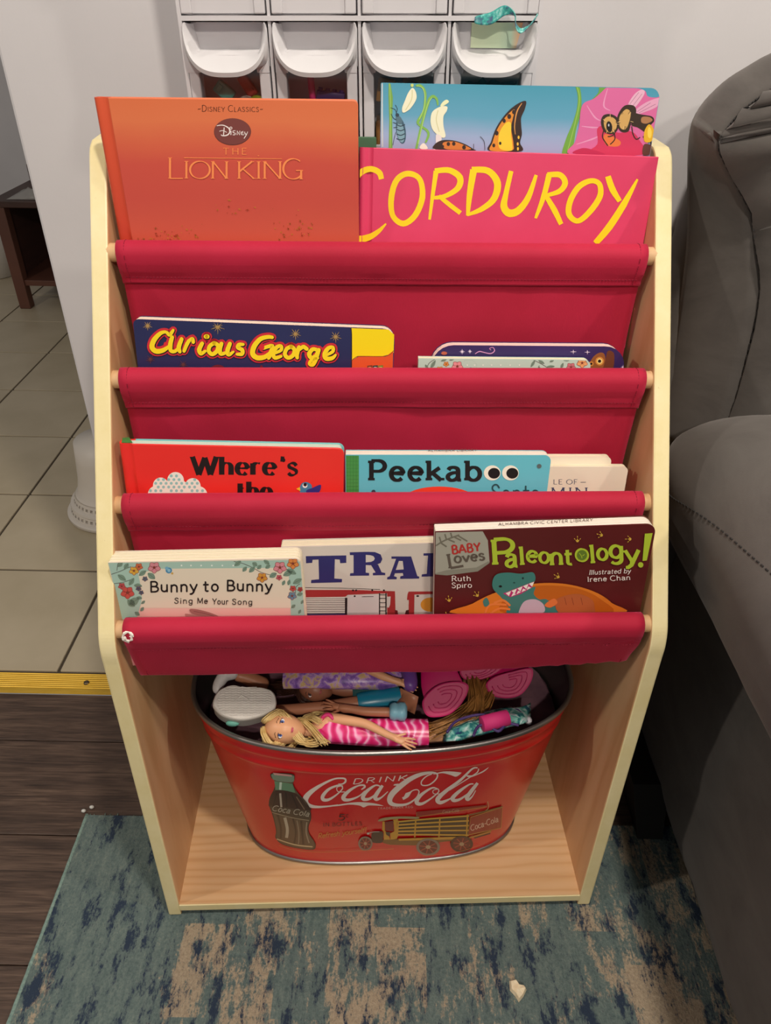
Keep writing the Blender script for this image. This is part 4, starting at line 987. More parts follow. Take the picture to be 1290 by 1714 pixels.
for (x_,y_), an in (((812,172),90),((950,136),165),((1108,156),180),((710,368),150),((262,472),125),((104,500),100),((90,590),100)):
    a.begin('footprint_print'); c_ = S11([(x_,y_+12)])[0]; t_ = math.radians(-an+180)
    for da, l_ in ((-.75,8),(0,10),(.75,8)):
        d_ = (math.cos(-math.radians(an)+da), math.sin(-math.radians(an)+da))
        o_ = (c_[0]-0*d_[0], c_[1])
        a.stroke([o_, (o_[0]-d_[0]*-l_*.55, o_[1]+d_[1]*l_*.55)], [2.6,1.0], FP, False); a.stroke([(o_[0]+d_[0]*l_*.7, o_[1]+d_[1]*l_*.7),(o_[0]+d_[0]*l_, o_[1]+d_[1]*l_)], 1.1, FP, False)
    a.end()
a.begin('dinosaur_print'); TE = (62,124,116)
a.poly(S11([(150,580),(230,525),(340,470),(460,435),(560,415),(680,410),(800,425),(920,465),(1000,520),(1030,580)]), (216,122,36), True); a.poly(S11([(430,480),(560,430),(700,425),(830,445),(940,500),(980,580),(420,580)]), (190,98,24), True)
a.poly(S11([(345,440),(345,390),(370,360),(430,352),(500,358),(560,350),(578,370),(575,400),(540,430),(480,470),(575,430),(570,470),(600,500),(640,500),(690,540),(720,580),(440,580),(430,540),(390,490)]), TE, True)
a.poly(S11([(400,468),(570,402),(560,435),(500,470),(440,488)]), (188,44,112)); 
for i_ in range(5): x_ = 415+i_*32; y_ = 466-i_*13; a.poly(S11([(x_,y_),(x_+30,y_-12),(x_+18,y_+16)]), (240,232,222))
for i_ in range(4): x_ = 446+i_*28; y_ = 484-i_*12; a.poly(S11([(x_,y_),(x_+26,y_-12),(x_+10,y_-20)]), (240,232,222))
a.dot(S11([(386,428)])[0], 2.8, (24,28,28), 10, 2); a.dot(S11([(462,408)])[0], 1.8, (30,70,66), 8, 1.2); a.dot(S11([(510,383)])[0], 1.8, (30,50,50), 8)
a.poly(S11([(490,560),(520,510),(580,500),(625,530),(620,575),(500,580)]), (196,176,190), True)
for L_ in ([(300,580),(330,530),(420,530)],[(330,580),(380,550),(440,555)],[(350,520),(400,505),(440,535)]): a.stroke(S11(L_), 3.6, (226,130,60))
a.poly(S11([(690,510),(740,480),(820,470),(890,500),(905,545),(890,580),(720,580)]), (178,96,52), True)
for x_ in (740,780,830): a.stroke(S11([(x_,490),(x_+10,530)]), .9, (130,60,34), False)
a.poly(S11([(630,530),(680,495),(700,520),(660,545)]), (222,120,60), True); a.poly(S11([(290,510),(310,490),(325,525),(300,540)]), TE, True); a.end()
at.begin('edge_stamp'); at.text('ALHAMBRA CIVIC CENTER LIBRARY', (834,880), (992,872.5), 4.6, (120,108,98), .17, track=.2); at.end()
# ================================================================== red party tub on the base board
TUB = SHELF @ Matrix.Translation((.004,.160,.0330)) @ Matrix.Rotation(.022, 4, 'Z')
TUBI = TUB.inverted(); TH_, NE = .302, 2.5
def tub_ab(z):
    s = max(0, min(1, z/TH_)); return .212+.048*s, .103+.027*s
def tub_ne(z): return 3.0-.6*max(0, min(1, z/TH_))
def tub_pt(an, z, off=0.0):
    a, b = tub_ab(z); c, s = math.cos(an), math.sin(an)
    x = (a+off)*math.copysign(abs(c)**(2/tub_ne(z)), c); y = (b+off)*math.copysign(abs(s)**(2/tub_ne(z)), s)
    return (x, y, z)
tub = empty('party_tub', TUB); tag(tub, 'red oval metal party tub with white script logo on the base board', 'tub')
M_RED = mat('red_enamel', (206,12,22), .28, .0, .4, coat=.35); M_STEEL = mat('galvanised_steel', (150,146,142), .34, .9)
NA = 200
zs = [0,.004,.02,.10,.18,.235,.250,.2535,.257,.2605,.264,.2745,.278,.2815,.285,.2885,.292,.302]
def rib(z): return .0016*(math.exp(-((z-.2572)/.0030)**2)+math.exp(-((z-.2817)/.0030)**2))
b = MB(); b.grid([[tub_pt(2*PI*i/NA, z, rib(z)) for z in zs] for i in range(NA)], 0, True); b.build('body', M_RED, tub, True)
b = MB(); b.grid([[tub_pt(2*PI*i/NA, z, -.0014) for z in (.302,.2,.1,.006)] for i in range(NA)], 0, True)
b.add([tub_pt(2*PI*i/NA, .006, -.0014) for i in range(NA)], [tuple(range(NA))]); b.build('lining', mat('dull_steel', (104,98,94), .42, .85), tub, True)
b = MB(); b.tube([tub_pt(2*PI*i/NA, .302, .0004) for i in range(NA)], .0034, 10, 0, True); b.build('rim', M_STEEL, tub, True)
b = MB(); b.tube([tub_pt(2*PI*i/NA, .0032, .0004) for i in range(NA)], .0030, 10, 0, True); b.build('base_rim', M_STEEL, tub, True)
_o = TUBI @ EYE; _R = TUBI.to_3x3()
def tub_mp(px, py, lift):
    d = _R @ ray(px, py)
    def g(t):
        p = _o+d*t; a, b_ = tub_ab(p.z); return (abs(p.x)/(a+lift))**tub_ne(p.z)+(abs(p.y)/(b_+lift))**tub_ne(p.z)-1
    t = .5
    while g(t) > 0 and t < 1.6: t += .01
    lo, hi = t-.01, t
    for _ in range(24):
        m_ = (lo+hi)/2
        if g(m_) > 0: lo = m_
        else: hi = m_
    p = _o+d*hi; return (p.x, p.y, p.z)
T = Art(tub_mp, tub, .3); T.tess = 9.0
SA = lambda L: [(430+x/5.16, 1260+y/5.16) for x, y in L]
SB = lambda L: [(590+x/4.448, 1260+y/4.448) for x, y in L]
LW = (232,216,206)
T.begin('script_logo')
T.stroke(SA([(700,268),(735,270),(762,252),(762,228),(730,220),(660,228),(560,275),(470,335),(424,385),(420,425),(450,455),(520,468),(620,462),(700,450)]), [.8,2.2,3.2,3,2.6,2.8,4.5,7.5,9.5,9,6.5,4.2,2.6,2.0], LW)
T.poly(SA([(600,466),(700,448),(800,432),(880,426),(960,430),(1030,440),(1092,458),(1020,456),(960,456),(920,472),(885,456),(800,448),(700,460)]), LW, True)
T.stroke(SA([(742,290),(700,282),(620,315),(570,370),(572,404),(620,404),(690,360),(738,310),(728,286)]), [2,3,4.5,6,6,4.5,2.5,1.8,2], LW); T.stroke(SA([(728,286),(690,300),(700,335),(760,338)]), 1.4, LW)
T.stroke(SA([(900,318),(930,296),(920,280),(870,286),(800,325),(750,375),(752,402),(800,406),(880,375),(930,330)]), [1.4,3.4,3,2.6,5,7,6.4,4.5,2.4,1.6], LW)
T.stroke(SA([(1062,288),(1020,282),(950,330),(915,380),(925,402),(975,395),(1040,345),(1070,300)]), [2,2.8,5.5,6.6,6,4,2.4,2], LW); T.stroke(SA([(1084,282),(1040,345),(1020,385),(1035,402),(1075,385),(1130,335)]), [4.5,6.6,7,5.5,2.6,1.4], LW)
T.poly(SA([(1176,282),(1188,270),(1224,266),(1214,284)]), LW)
T.stroke(SB([(372,342),(410,322),(440,285),(480,275),(494,295),(470,340),(410,380),(340,390),(288,378),(276,345),(300,300),(360,245),(430,195),(510,160),(590,148),(630,160),(620,198),(570,238),(520,242),(512,215),(545,178),(590,158)]), [5,4,1.8,1.8,2,2.6,4,5.5,8,9.5,9.5,8.5,7,4.5,2.6,2.4,2.2,2,2,2,1.6], LW)
T.poly(SB([(372,345),(395,300),(430,288),(425,312)]), LW)
T.poly(SB([(600,160),(660,142),(720,138),(800,146),(808,152),(770,178),(730,166),(670,152),(620,160)]), LW, True)
T.stroke(SB([(630,268),(590,262),(520,305),(480,350),(482,376),(520,378),(590,335),(640,290),(632,266)]), [2,2.8,5,7,7,4.5,2.4,1.8,1.8], LW); T.stroke(SB([(632,270),(600,280),(605,305),(660,305)]), 1.3, LW)
T.stroke(SB([(930,112),(890,120),(800,205),(700,280),(640,335),(634,360),(660,370),(720,345),(760,318)]), [2,2.8,4.5,6,7.5,7.5,6,2.6,1.4], LW); T.stroke(SB([(938,118),(928,145),(880,178),(720,280)]), [1.6,2,1.8,1.2], LW)
T.poly(SB([(845,168),(900,166),(960,140),(1012,108),(980,140),(920,168),(870,184)]), LW, True)
T.stroke(SB([(900,232),(865,238),(790,290),(745,335),(755,355),(800,345),(870,295),(905,248)]), [2,2.6,5.5,6.8,6,4,2.4,2], LW); T.stroke(SB([(930,225),(880,290),(850,335),(862,348),(890,325),(916,280)]), [4.5,6.6,6.6,4.5,2.2,1.3], LW)
T.end()
T.begin('drink_lettering'); T.text('DRINK', (590,1312.5), (680,1306), 8.5, LW, .24, .1, serif=.13, sth=.08, slant=.45, track=.3); T.end()
T.begin('trade_mark_lettering'); T.text('TRADE MARK REG', (632,1355), (691,1352), 3.2, (214,170,160), .16, track=.3); T.end()
T.begin('price_lettering'); T.text('5', (565,1373), (577,1373), 9.5, (60,18,16), .22, .1, slant=.2); T.text('C', (579,1368), (583,1368), 4.5, (60,18,16), .2)
T.text('IN BOTTLES', (541,1383.5), (606,1381.5), 6, (88,18,18), .16, .1, serif=.1, sth=.08, track=.25); T.end()
T.begin('slogan_lettering'); T.text('Refresh yourself!', (532,1403.5), (612,1393), 8, (206,134,52), .13, slant=.35, caps=True, track=.06); T.end()
BO = [(130,178),(122,215),(152,245),(152,300),(112,385),(103,450),(128,520),(150,600),(165,680),(160,735),(215,790),(330,822),(480,838),(507,800),(490,758),(452,700),(445,640),(468,565),(458,490),(425,425),(350,340),(312,270),(326,220),(300,182)]
T.begin('bottle_print'); T.poly(SA(BO), (46,34,26), True); cen = (290,520)
T.poly(SA([(cen[0]+(x-cen[0])*.955, cen[1]+(y-cen[1])*.985) for x, y in BO]), (92,76,58), True)
T.poly(SA([(150,245),(306,268),(330,345),(160,320)]), (96,140,108)); T.poly(SA([(140,182),(302,196),(318,222),(300,255),(160,240),(130,212)]), (120,140,120), True); T.poly(SA([(136,172),(298,192),(304,206),(150,192)]), (206,150,146))
T.poly(SA([(160,325),(330,350),(420,440),(452,500),(130,470),(114,420)]), (52,32,28), True); T.poly(SA([(118,455),(462,505),(450,590),(140,520)]), (74,62,48))
for L_, w_, c_ in (([(205,255),(200,320)],4,(196,214,196)),([(200,350),(210,470)],3.4,(176,166,150)),([(250,345),(258,470)],2.4,(24,16,14)),([(300,360),(350,480)],2.2,(24,16,14)),([(170,350),(140,460)],2,(30,20,16)),([(340,380),(410,490)],1.8,(120,100,80)),
 ([(240,560),(262,660),(255,735)],5,(178,168,146)),([(310,570),(335,680),(320,790)],3,(60,46,36)),([(180,540),(205,650),(205,740)],3,(62,48,38)),([(380,590),(390,690),(400,790)],3.4,(60,46,36)),([(430,600),(425,690),(450,780)],2,(150,138,118)),([(345,585),(362,690),(358,790)],1.6,(140,126,104)),([(170,745),(330,795),(480,812)],2.2,(196,176,136)),([(130,515),(300,560),(450,585)],1.4,(150,136,112))): T.stroke(SA(L_), w_, c_)
T.text('Coca Cola', SA([(128,498)])[0], SA([(446,552)])[0], 9, (172,164,146), .14, slant=.3, track=.1); T.end()
T.begin('truck_print'); YL = (198,148,44); DK = (40,32,26); BRN = (120,84,30)
T.poly(SB([(335,510),(870,462),(860,630),(335,610)]), (62,48,28)); T.poly(SB([(475,440),(1000,388),(1000,405),(475,472)]), (150,36,28)); T.stroke(SB([(475,478),(1000,402)]), 1.0, (186,130,50), False); T.stroke(SB([(475,445),(478,490)]), .9, (150,110,50), False); T.stroke(SB([(1005,362),(1010,410),(985,435)]), 1, (200,170,120))
T.text('Coca-Cola', SB([(668,452)])[0], SB([(790,438)])[0], 4.5, (196,150,130), .14, slant=.3, track=.08)
for k_ in range(5):
    ya, yb = 514+k_*24, 470+k_*36; T.stroke(SB([(335,ya),(600,(ya+yb)/2-2),(866,yb)]), 2.6, (204,158,56))
for x_, y0_, y1_ in ((340,505,625),(470,492,630),(650,478,635),(855,458,640)): T.stroke(SB([(x_,y0_),(x_-8,y1_)]), 2.4, YL, False)
T.poly(SB([(878,480),(1115,405),(1105,560),(860,612)]), (150,40,30)); T.stroke(SB([(878,480),(1115,405),(1105,560),(860,612)]), 1.2, (176,124,48), False, False, True); T.stroke(SB([(870,466),(1118,402)]), 2.0, (120,96,44), False)
T.text('Coca-Cola', SB([(880,582)])[0], SB([(1085,512)])[0], 9, (222,190,170), .13, slant=.3, track=.08)
T.poly(SB([(190,505),(230,485),(340,475),(480,478),(480,492),(330,492),(210,510)]), (160,146,104), True); T.poly(SB([(300,498),(340,492),(330,520),(332,640),(282,650),(280,600),(310,585),(308,540)]), YL); T.poly(SB([(222,512),(238,510),(240,580),(262,600),(282,650),(232,650),(232,590),(220,575)]), YL); T.poly(SB([(240,515),(305,505),(304,585),(244,580)]), (110,24,26))
T.poly(SB([(150,595),(222,588),(225,645),(215,670),(150,668),(140,630)]), DK, True); T.poly(SB([(245,590),(280,590),(275,625),(250,610)]), DK); T.poly(SB([(225,648),(850,630),(860,650),(700,660),(460,690),(280,685),(225,672)]), BRN); T.poly(SB([(340,640),(850,622),(852,642),(345,655)]), YL)
T.stroke(SB([(850,640),(1030,585)]), 2.6, (180,128,48), False); T.stroke(SB([(905,635),(1025,600)]), 2, DK, False); T.stroke(SB([(110,605),(150,590),(200,588)]), 1.2, (170,166,160)); T.dot(SB([(115,602)])[0], 2, (196,190,180), 10)
for c_, r_, r2_ in (((812,680),19,14),((95,676),12,12),((562,702),20,14.5)):
    c2 = SB([c_])[0]; tire = (60,30,26) if c_[0] == 812 else (128,116,104)
    T.dot(c2, r_, tire, 24, r2_); T.dot(c2, r_*.78, (92,24,22), 22, r2_*.78)
    for k_ in range(8):
        an = k_*PI/4+.2; T.stroke([c2, (c2[0]+r_*.74*math.cos(an), c2[1]+r2_*.74*math.sin(an))], 1.6, (158,66,50), False)
    T.dot(c2, r_*.22, (170,150,120), 10, r2_*.22)
T.end()
T.begin('gold_line_print'); T.stroke(SA([(190,800),(300,835),(480,856),(700,856),(900,845),(1180,830)]), .7, (206,120,60)); T.stroke(SB([(520,770),(760,742),(950,690)]), .6, (206,120,60)); T.end()

# ================================================================== what lies in the tub
def skin(name, V, E, R, m, parent, sub=2, root=0):
    me = bpy.data.meshes.new(name); me.from_pydata([tuple(v) for v in V], E, []); o = bpy.data.objects.new(name, me); COL.objects.link(o); o.parent = parent
    o.modifiers.new('skin', 'SKIN').use_smooth_shade = True
    for i, r in enumerate(R):
        sv = me.skin_vertices[0].data[i]; sv.radius = r if isinstance(r, tuple) else (r, r); sv.use_root = (i == root)
    o.modifiers.new('sub', 'SUBSURF').levels = sub; o.modifiers['sub'].render_levels = sub
    me.materials.append(m); return o
def chain(pts, rad):
    return list(pts), [(i,i+1) for i in range(len(pts)-1)], list(rad)
M_SKIN = mat('doll_vinyl', (226,166,124), .42); M_SKIN2 = mat('tan_doll_vinyl', (186,124,92), .42); M_SKIN3 = mat('brown_doll_vinyl', (150,96,72), .42)
M_BLOND = noisy_mat('blond_doll_hair', (196,158,92), (232,204,142), 60, .45); M_BROWN = noisy_mat('brown_doll_hair', (46,26,20), (70,40,28), 60, .45); M_HONEY = noisy_mat('honey_doll_hair', (120,76,34), (184,130,68), 60, .42)
heap = MB(); ng = 40; P = []
for i in range(ng+1):
    row = []
    for j in range(13):
        r_ = j/12; x, y, z = tub_pt(2*PI*i/ng, .245, -.004)
        row.append((x*r_, y*r_, .246+.010*noise.noise(Vector((x*r_*40,y*r_*50,1)))-.006*r_))
    P.append(row)
heap.grid(P); P2 = [[tub_pt(2*PI*i/ng, z, -.004) for z in (.24,.12,.010)] for i in range(ng+1)]; heap.grid(P2); heap.add([tub_pt(2*PI*i/ng, .010, -.004) for i in range(ng)], [tuple(range(ng))])
o = heap.build('doll_clothes_heap', noisy_mat('plum_doll_clothes', (92,62,76), (132,94,104), 26, .9), None, True, TUB); recalc(o)
tag(o, 'heap of plum doll clothes filling the red tub under the dolls', 'clothes', kind='stuff')
def head(root, c, crown, n, r, mskin, eye=(70,110,170), lips=(206,92,110), brow=(110,76,46)):
    """doll head: crown axis, face normal"""
    crown = Vector(crown).normalized(); n = Vector(n); n = (n-crown*n.dot(crown)).normalized(); lat = n.cross(crown)
    M = Matrix((lat, n, crown)).transposed(); c = Vector(c)
    b = MB(); nu, nv = 24, 18; V = []
    for i in range(nv+1):
        th = PI*i/nv
        for j in range(nu):
            a = 2*PI*j/nu; x, y, z = math.sin(th)*math.cos(a), math.sin(th)*math.sin(a), math.cos(th)
            k = 1-.30*max(0,-z)**1.5
            x *= .84*k; z *= 1.16
            if y > 0: y *= .92*(1-.08*max(0,-z))
            y += .10*math.exp(-((x/.10)**2+((z+.10)/.16)**2)) if y > .3 else 0
            y += .04*math.exp(-((x/.16)**2+((z+.52)/.09)**2)) if y > .2 else 0
            y -= .05*(math.exp(-(((abs(x)-.34)/.16)**2+((z-.10)/.12)**2))) if y > .2 else 0
            V.append(c+M @ (Vector((x,y,z))*r))
    F = [(i*nu+j,(i+1)*nu+j,(i+1)*nu+(j+1)%nu,i*nu+(j+1)%nu) for i in range(nv) for j in range(nu)]
    h_ = obj('head', V, F, mskin, root, True); recalc(h_)
    def loc(x, y, z): return c+M @ (Vector((x,y,z))*r)
    for s_ in (-1,1):
        e_ = MB().ball(loc(s_*.33,.76,.09), (.20*r,.05*r,.125*r), 0, 12, 8, M).ball(loc(s_*.33,.805,.085), (.108*r,.03*r,.112*r), 1, 10, 8, M).ball(loc(s_*.33,.83,.085), (.055*r,.018*r,.058*r), 2, 8, 6, M)
        e_.tube([loc(s_*.14,.80,.13), loc(s_*.24,.825,.205), loc(s_*.38,.80,.21), loc(s_*.54,.68,.14)], .030*r, 6, 2)
        e_.build('eye', [mat('eye_white',(236,228,226),.3), mat('iris',eye,.3), mat('lash',(50,34,40),.5)], h_, True)
        MB().tube([loc(s_*.15,.82,.36), loc(s_*.33,.80,.41), loc(s_*.52,.66,.34)], .018*r, 6).build('brow', mat('brow',brow,.6), h_, True)
    MB().ball(loc(0,.845,-.50), (.17*r,.045*r,.035*r), 0, 12, 8, M).ball(loc(0,.85,-.56), (.13*r,.05*r,.038*r), 0, 12, 8, M).build('lips', mat('lips',lips,.35), h_, True)
    return h_, loc
def strands(root, guides, count, spread, m, r0=.0011, seed=1):
    rs = random.Random(seed); b = MB()
    for i in range(count):
        g_ = guides[i % len(guides)]; o1 = Vector((rs.gauss(0,1),rs.gauss(0,1),rs.gauss(0,.7)))
        pts = []
        for k, p in enumerate(g_):
            j_ = Vector((rs.gauss(0,1),rs.gauss(0,1),rs.gauss(0,1)))
            pts.append(tuple(Vector(p)+o1*spread*(.45+.55*k/(len(g_)-1))+j_*spread*.12))
        q = cr(pts, 4); b.tube(q, [r0*(1-.6*k/(len(q)-1)) for k in range(len(q))], 5)
    o = b.build('hair', m, root, True); return o
def loft(path, R, m, name, root, n=20, wob=0.0, seed=0, cap=True, pleat=0):
    """cloth or boot shaft: ellipse rings (half width, half height) along a path"""
    path = [Vector(p) for p in path]; b = MB(); rows = []
    for i, p in enumerate(path):
        t = (path[min(i+1,len(path)-1)]-path[max(i-1,0)]).normalized(); e1 = t.cross(Vector((0,0,1))).normalized(); e2 = e1.cross(t)
        row = []
        for j in range(n+1):
            a = 2*PI*j/n; k = 1+wob*noise.noise(Vector((math.cos(a)*2,math.sin(a)*2,i*.9+seed)))+pleat*math.sin(a*7)*i/len(path)
            row.append(p+e1*R[i][0]*math.cos(a)*k+e2*R[i][1]*math.sin(a)*k)
        rows.append(row)
    b.grid(rows)
    if cap: b.add(rows[0][:-1], [tuple(range(n))]); b.add(rows[-1][:-1], [tuple(range(n))])
    o = b.build(name, m, root, True); return recalc(o)
def hand(V, E, R, wrist, d, up, s=1.0, base=None):
    """palm and five unequal bent fingers; returns nothing, extends the skeleton"""
    d = Vector(d).normalized(); up = Vector(up); up = (up-d*up.dot(d)).normalized(); side = d.cross(up)
    w_ = base; p = Vector(wrist)+d*.007*s
    V.append(p); R.append((.0042*s,.0026*s)); E.append((w_,len(V)-1)); pi_ = len(V)-1
    for k, (o_, l_) in enumerate(((-.0036,.010),(-.0012,.0125),(.0012,.012),(.0034,.009))):
        a_ = p+d*.004*s+side*o_*s; b_ = a_+d*l_*.55*s+side*o_*.35*s+up*.0005; c_ = b_+d*l_*.45*s-up*.0022*s+side*o_*.2*s
        for q, r_ in ((a_,.0014),(b_,.0012),(c_,.0009)):
            V.append(q); R.append(r_*s)
        n = len(V); E += [(pi_,n-3),(n-3,n-2),(n-2,n-1)]
    t1 = Vector(wrist)+d*.004*s-side*.0045*s; t2 = t1+d*.006*s-side*.0035*s-up*.001
    V.append(t1); R.append(.0015*s); V.append(t2); R.append(.0011*s); n = len(V); E += [(w_,n-2),(n-2,n-1)]
UPC = Vector((0,-.55,.83))
def pink_swirl():
    m = mat('pink_satin', (232,60,130), .3, sheen=.3); nt, N, L, b = nodes(m)
    wv = node(nt, 'ShaderNodeTexWave'); wv.inputs['Scale'].default_value = 26; wv.inputs['Distortion'].default_value = 11; wv.inputs['Detail'].default_value = 1.5; wv.inputs['Detail Scale'].default_value = 1.1
    L.new(coords(nt, (1,1,1)), wv.inputs['Vector']); L.new(ramp(nt, wv.outputs['Fac'], [(0,(214,34,104)), (.6,(232,66,138)), (.85,(244,132,182)), (1,(250,176,208))]), b.inputs['Base Color']); return m
# blond doll in pink along the front rim
D1 = empty('fashion_doll', loc=atz(600,1230,.300)); D1.matrix_world = Matrix.Identity(4)
tag(D1, 'blond doll in a shiny pink swirl dress lying along the tub rim', 'doll', 'dolls in the red tub')
hc = atz(477,1220,.333)
h1, loc1 = head(D1, hc, (-.98,.10,.05), (.10,-.62,.78), .0230, M_SKIN, (60,90,170))
sh = atz(547,1200,.338); el = atz(612,1211,.344); wr = atz(660,1236,.346)
nk = atz(503,1226,.322); ch = atz(540,1222,.320); wa = atz(610,1228,.318); hp = atz(690,1228,.316); kn = atz(768,1230,.308); an_ = atz(815,1220,.300)
V = [wa, ch, nk, atz(495,1227,.324), hp, kn, an_, sh, el, wr]; E = [(0,1),(1,2),(2,3),(0,4),(4,5),(5,6),(1,7),(7,8),(8,9)]; R = [.012,.014,.006,.006,.014,.0095,.007,.0080,.0064,.0046]
hand(V, E, R, wr, atz(690,1246,.345)-wr, UPC, 1.25, 9)
skin('body', V, E, R, M_SKIN, D1)
loft([atz(534,1219,.322), atz(552,1220,.323), atz(600,1225,.322), atz(650,1227,.321), atz(690,1227,.321), atz(716,1227,.321)], [(.016,.013),(.0200,.0165),(.0180,.0150),(.0200,.0170),(.0195,.0170),(.0185,.0165)], pink_swirl(), 'dress', D1, 24, .10, 2, True)
MB().tube(cr([atz(536,1212,.332), atz(541,1200,.343), atz(550,1196,.346), atz(558,1204,.342)],4), .0026, 8).build('shoulder_strap', mat('pink_trim',(226,52,120),.4), D1, True)
L1 = loc1
g1 = [[L1(.2,-.2,1.12), L1(.75,.25,.95), L1(.98,.30,.1), tuple(atz(510,1203,.335)), tuple(atz(536,1208,.340))], [L1(.3,-.4,1.1), L1(.95,-.1,.6), L1(1.0,.0,-.4), tuple(atz(520,1198,.330)), tuple(atz(542,1196,.334))],
      [L1(-.2,-.2,1.12), L1(-.42,.34,.98), L1(-.84,.42,.1), tuple(atz(506,1239,.334)), tuple(atz(530,1243,.334))], [L1(-.2,.3,1.15), L1(-.40,.58,.95), L1(-.80,.50,.3), tuple(atz(500,1239,.335)), tuple(atz(522,1244,.334))],
      [L1(.1,.35,1.15), L1(.5,.62,.92), L1(.88,.45,.3), tuple(atz(502,1205,.336)), tuple(atz(540,1240,.342))], [L1(0,-.5,1.0), L1(.3,-.9,.3), L1(.2,-.9,-.6), tuple(atz(510,1222,.318)), tuple(atz(545,1244,.330))]]
strands(D1, g1, 170, .0026, M_BLOND, .0012, 4)
# tan doll with turquoise shorts
D2 = empty('fashion_doll'); tag(D2, 'tan doll in turquoise shorts with a pale blue cuff, face hidden', 'doll', 'dolls in the red tub')
V, E, R = chain([atz(690,1166,.330), atz(640,1172,.334), atz(600,1177,.334), atz(545,1184,.330), atz(500,1187,.326), atz(452,1188,.322)], [.014,.0125,.0105,.0088,.0082,.006])
i0 = len(V); V += [atz(662,1192,.344), atz(610,1191,.344), atz(572,1184,.344)]; R += [.0068,.0062,.0050]; E += [(0,i0),(i0,i0+1),(i0+1,i0+2)]
hand(V, E, R, V[-1], atz(540,1178,.343)-V[-1], UPC, 1.2, i0+2); skin('body', V, E, R, M_SKIN2, D2)
loft([atz(598,1177,.334), atz(605,1176,.334), atz(635,1172,.334), atz(668,1168,.333)], [(.0125,.0125),(.0138,.0138),(.0148,.0148),(.0150,.0150)], mat('turquoise_vinyl',(26,130,160),.3), 'shorts', D2, 20, .05)
MB().lathe([(.0075,-.012),(.0105,-.010),(.0118,-.005),(.0108,-.003),(.0108,-.001),(.0122,.002),(.0118,.008),(.0070,.011)], atz(667,1191,.345), 20, M=Matrix.Rotation(PI/2,3,'Y')).build('cuff', mat('pale_blue_vinyl',(120,172,190),.35), D2, True)
# dark-haired doll
D3 = empty('fashion_doll'); tag(D3, 'dark-haired brown doll face lying in the shade behind the others', 'doll', 'dolls in the red tub')
h3, L3 = head(D3, atz(528,1153,.338), (-.95,.25,.1), (.15,-.75,.64), .0205, M_SKIN3, (80,50,36), (170,84,84), (40,24,18))
V, E, R = chain([atz(640,1150,.335), atz(600,1153,.335), atz(575,1155,.336), atz(552,1154,.337)], [.013,.014,.010,.0055]); skin('body', V, E, R, M_SKIN3, D3)
loft([atz(590,1153,.336), atz(620,1152,.336), atz(665,1150,.336)], [(.016,.013),(.0165,.014),(.0175,.014)], mat('dark_teal_cloth',(24,74,76),.8), 'top', D3, 18, .12)
g3 = [[L3(.2,-.2,1.1), L3(.85,.2,.7), L3(1.0,.1,-.2), L3(1.1,-.2,-1.2)], [L3(-.2,-.2,1.1), L3(-.85,.2,.7), L3(-1.0,.1,-.2), L3(-1.0,-.3,-1.2)], [L3(0,.3,1.1), L3(.2,-.2,1.4), tuple(atz(490,1158,.325)), tuple(atz(470,1160,.315))], [L3(0,-.3,1.1), L3(-.4,-.2,1.5), tuple(atz(480,1146,.325)), tuple(atz(455,1150,.315))]]
strands(D3, g3, 110, .0040, M_BROWN, .0013, 5)
# doll in the purple and gold gown
def gown():
    m = mat('purple_gold_satin', (120,74,160), .35); nt, N, L, b = nodes(m)
    f = noise_tex(nt, coords(nt), 60, 4, .6, .6); L.new(ramp(nt, f, [(.30,(86,50,128)), (.46,(142,98,184)), (.54,(196,160,200)), (.60,(206,176,96)), (.68,(150,108,186))]), b.inputs['Base Color']); return m
D4 = empty('fashion_doll'); tag(D4, 'doll in a purple and gold satin gown with purple boots', 'doll', 'dolls in the red tub')
loft([atz(478,1134,.342), atz(520,1127,.352), atz(580,1122,.358), atz(640,1124,.356), atz(676,1126,.352)], [(.020,.010),(.026,.014),(.030,.016),(.028,.015),(.020,.012)], gown(), 'gown', D4, 28, .22, 5)
V, E, R = chain([atz(560,1090,.362), atz(600,1112,.374), atz(640,1132,.374), atz(668,1142,.370)], [.009,.0066,.0056,.0042]); hand(V, E, R, V[-1], atz(690,1150,.366)-V[-1], UPC, 1.1, 3); skin('body', V, E, R, M_SKIN, D4)
for pts, rr in (([(672,1100,.372),(684,1122,.370),(688,1146,.366),(680,1156,.363)], [.011,.0105,.0125,.009]), ([(652,1092,.370),(668,1110,.366),(676,1130,.360)], [.010,.010,.010])):
    V, E, R = chain([atz(*p) for p in pts], rr); skin('boot', V, E, R, mat('violet_vinyl',(112,70,150),.35), D4)
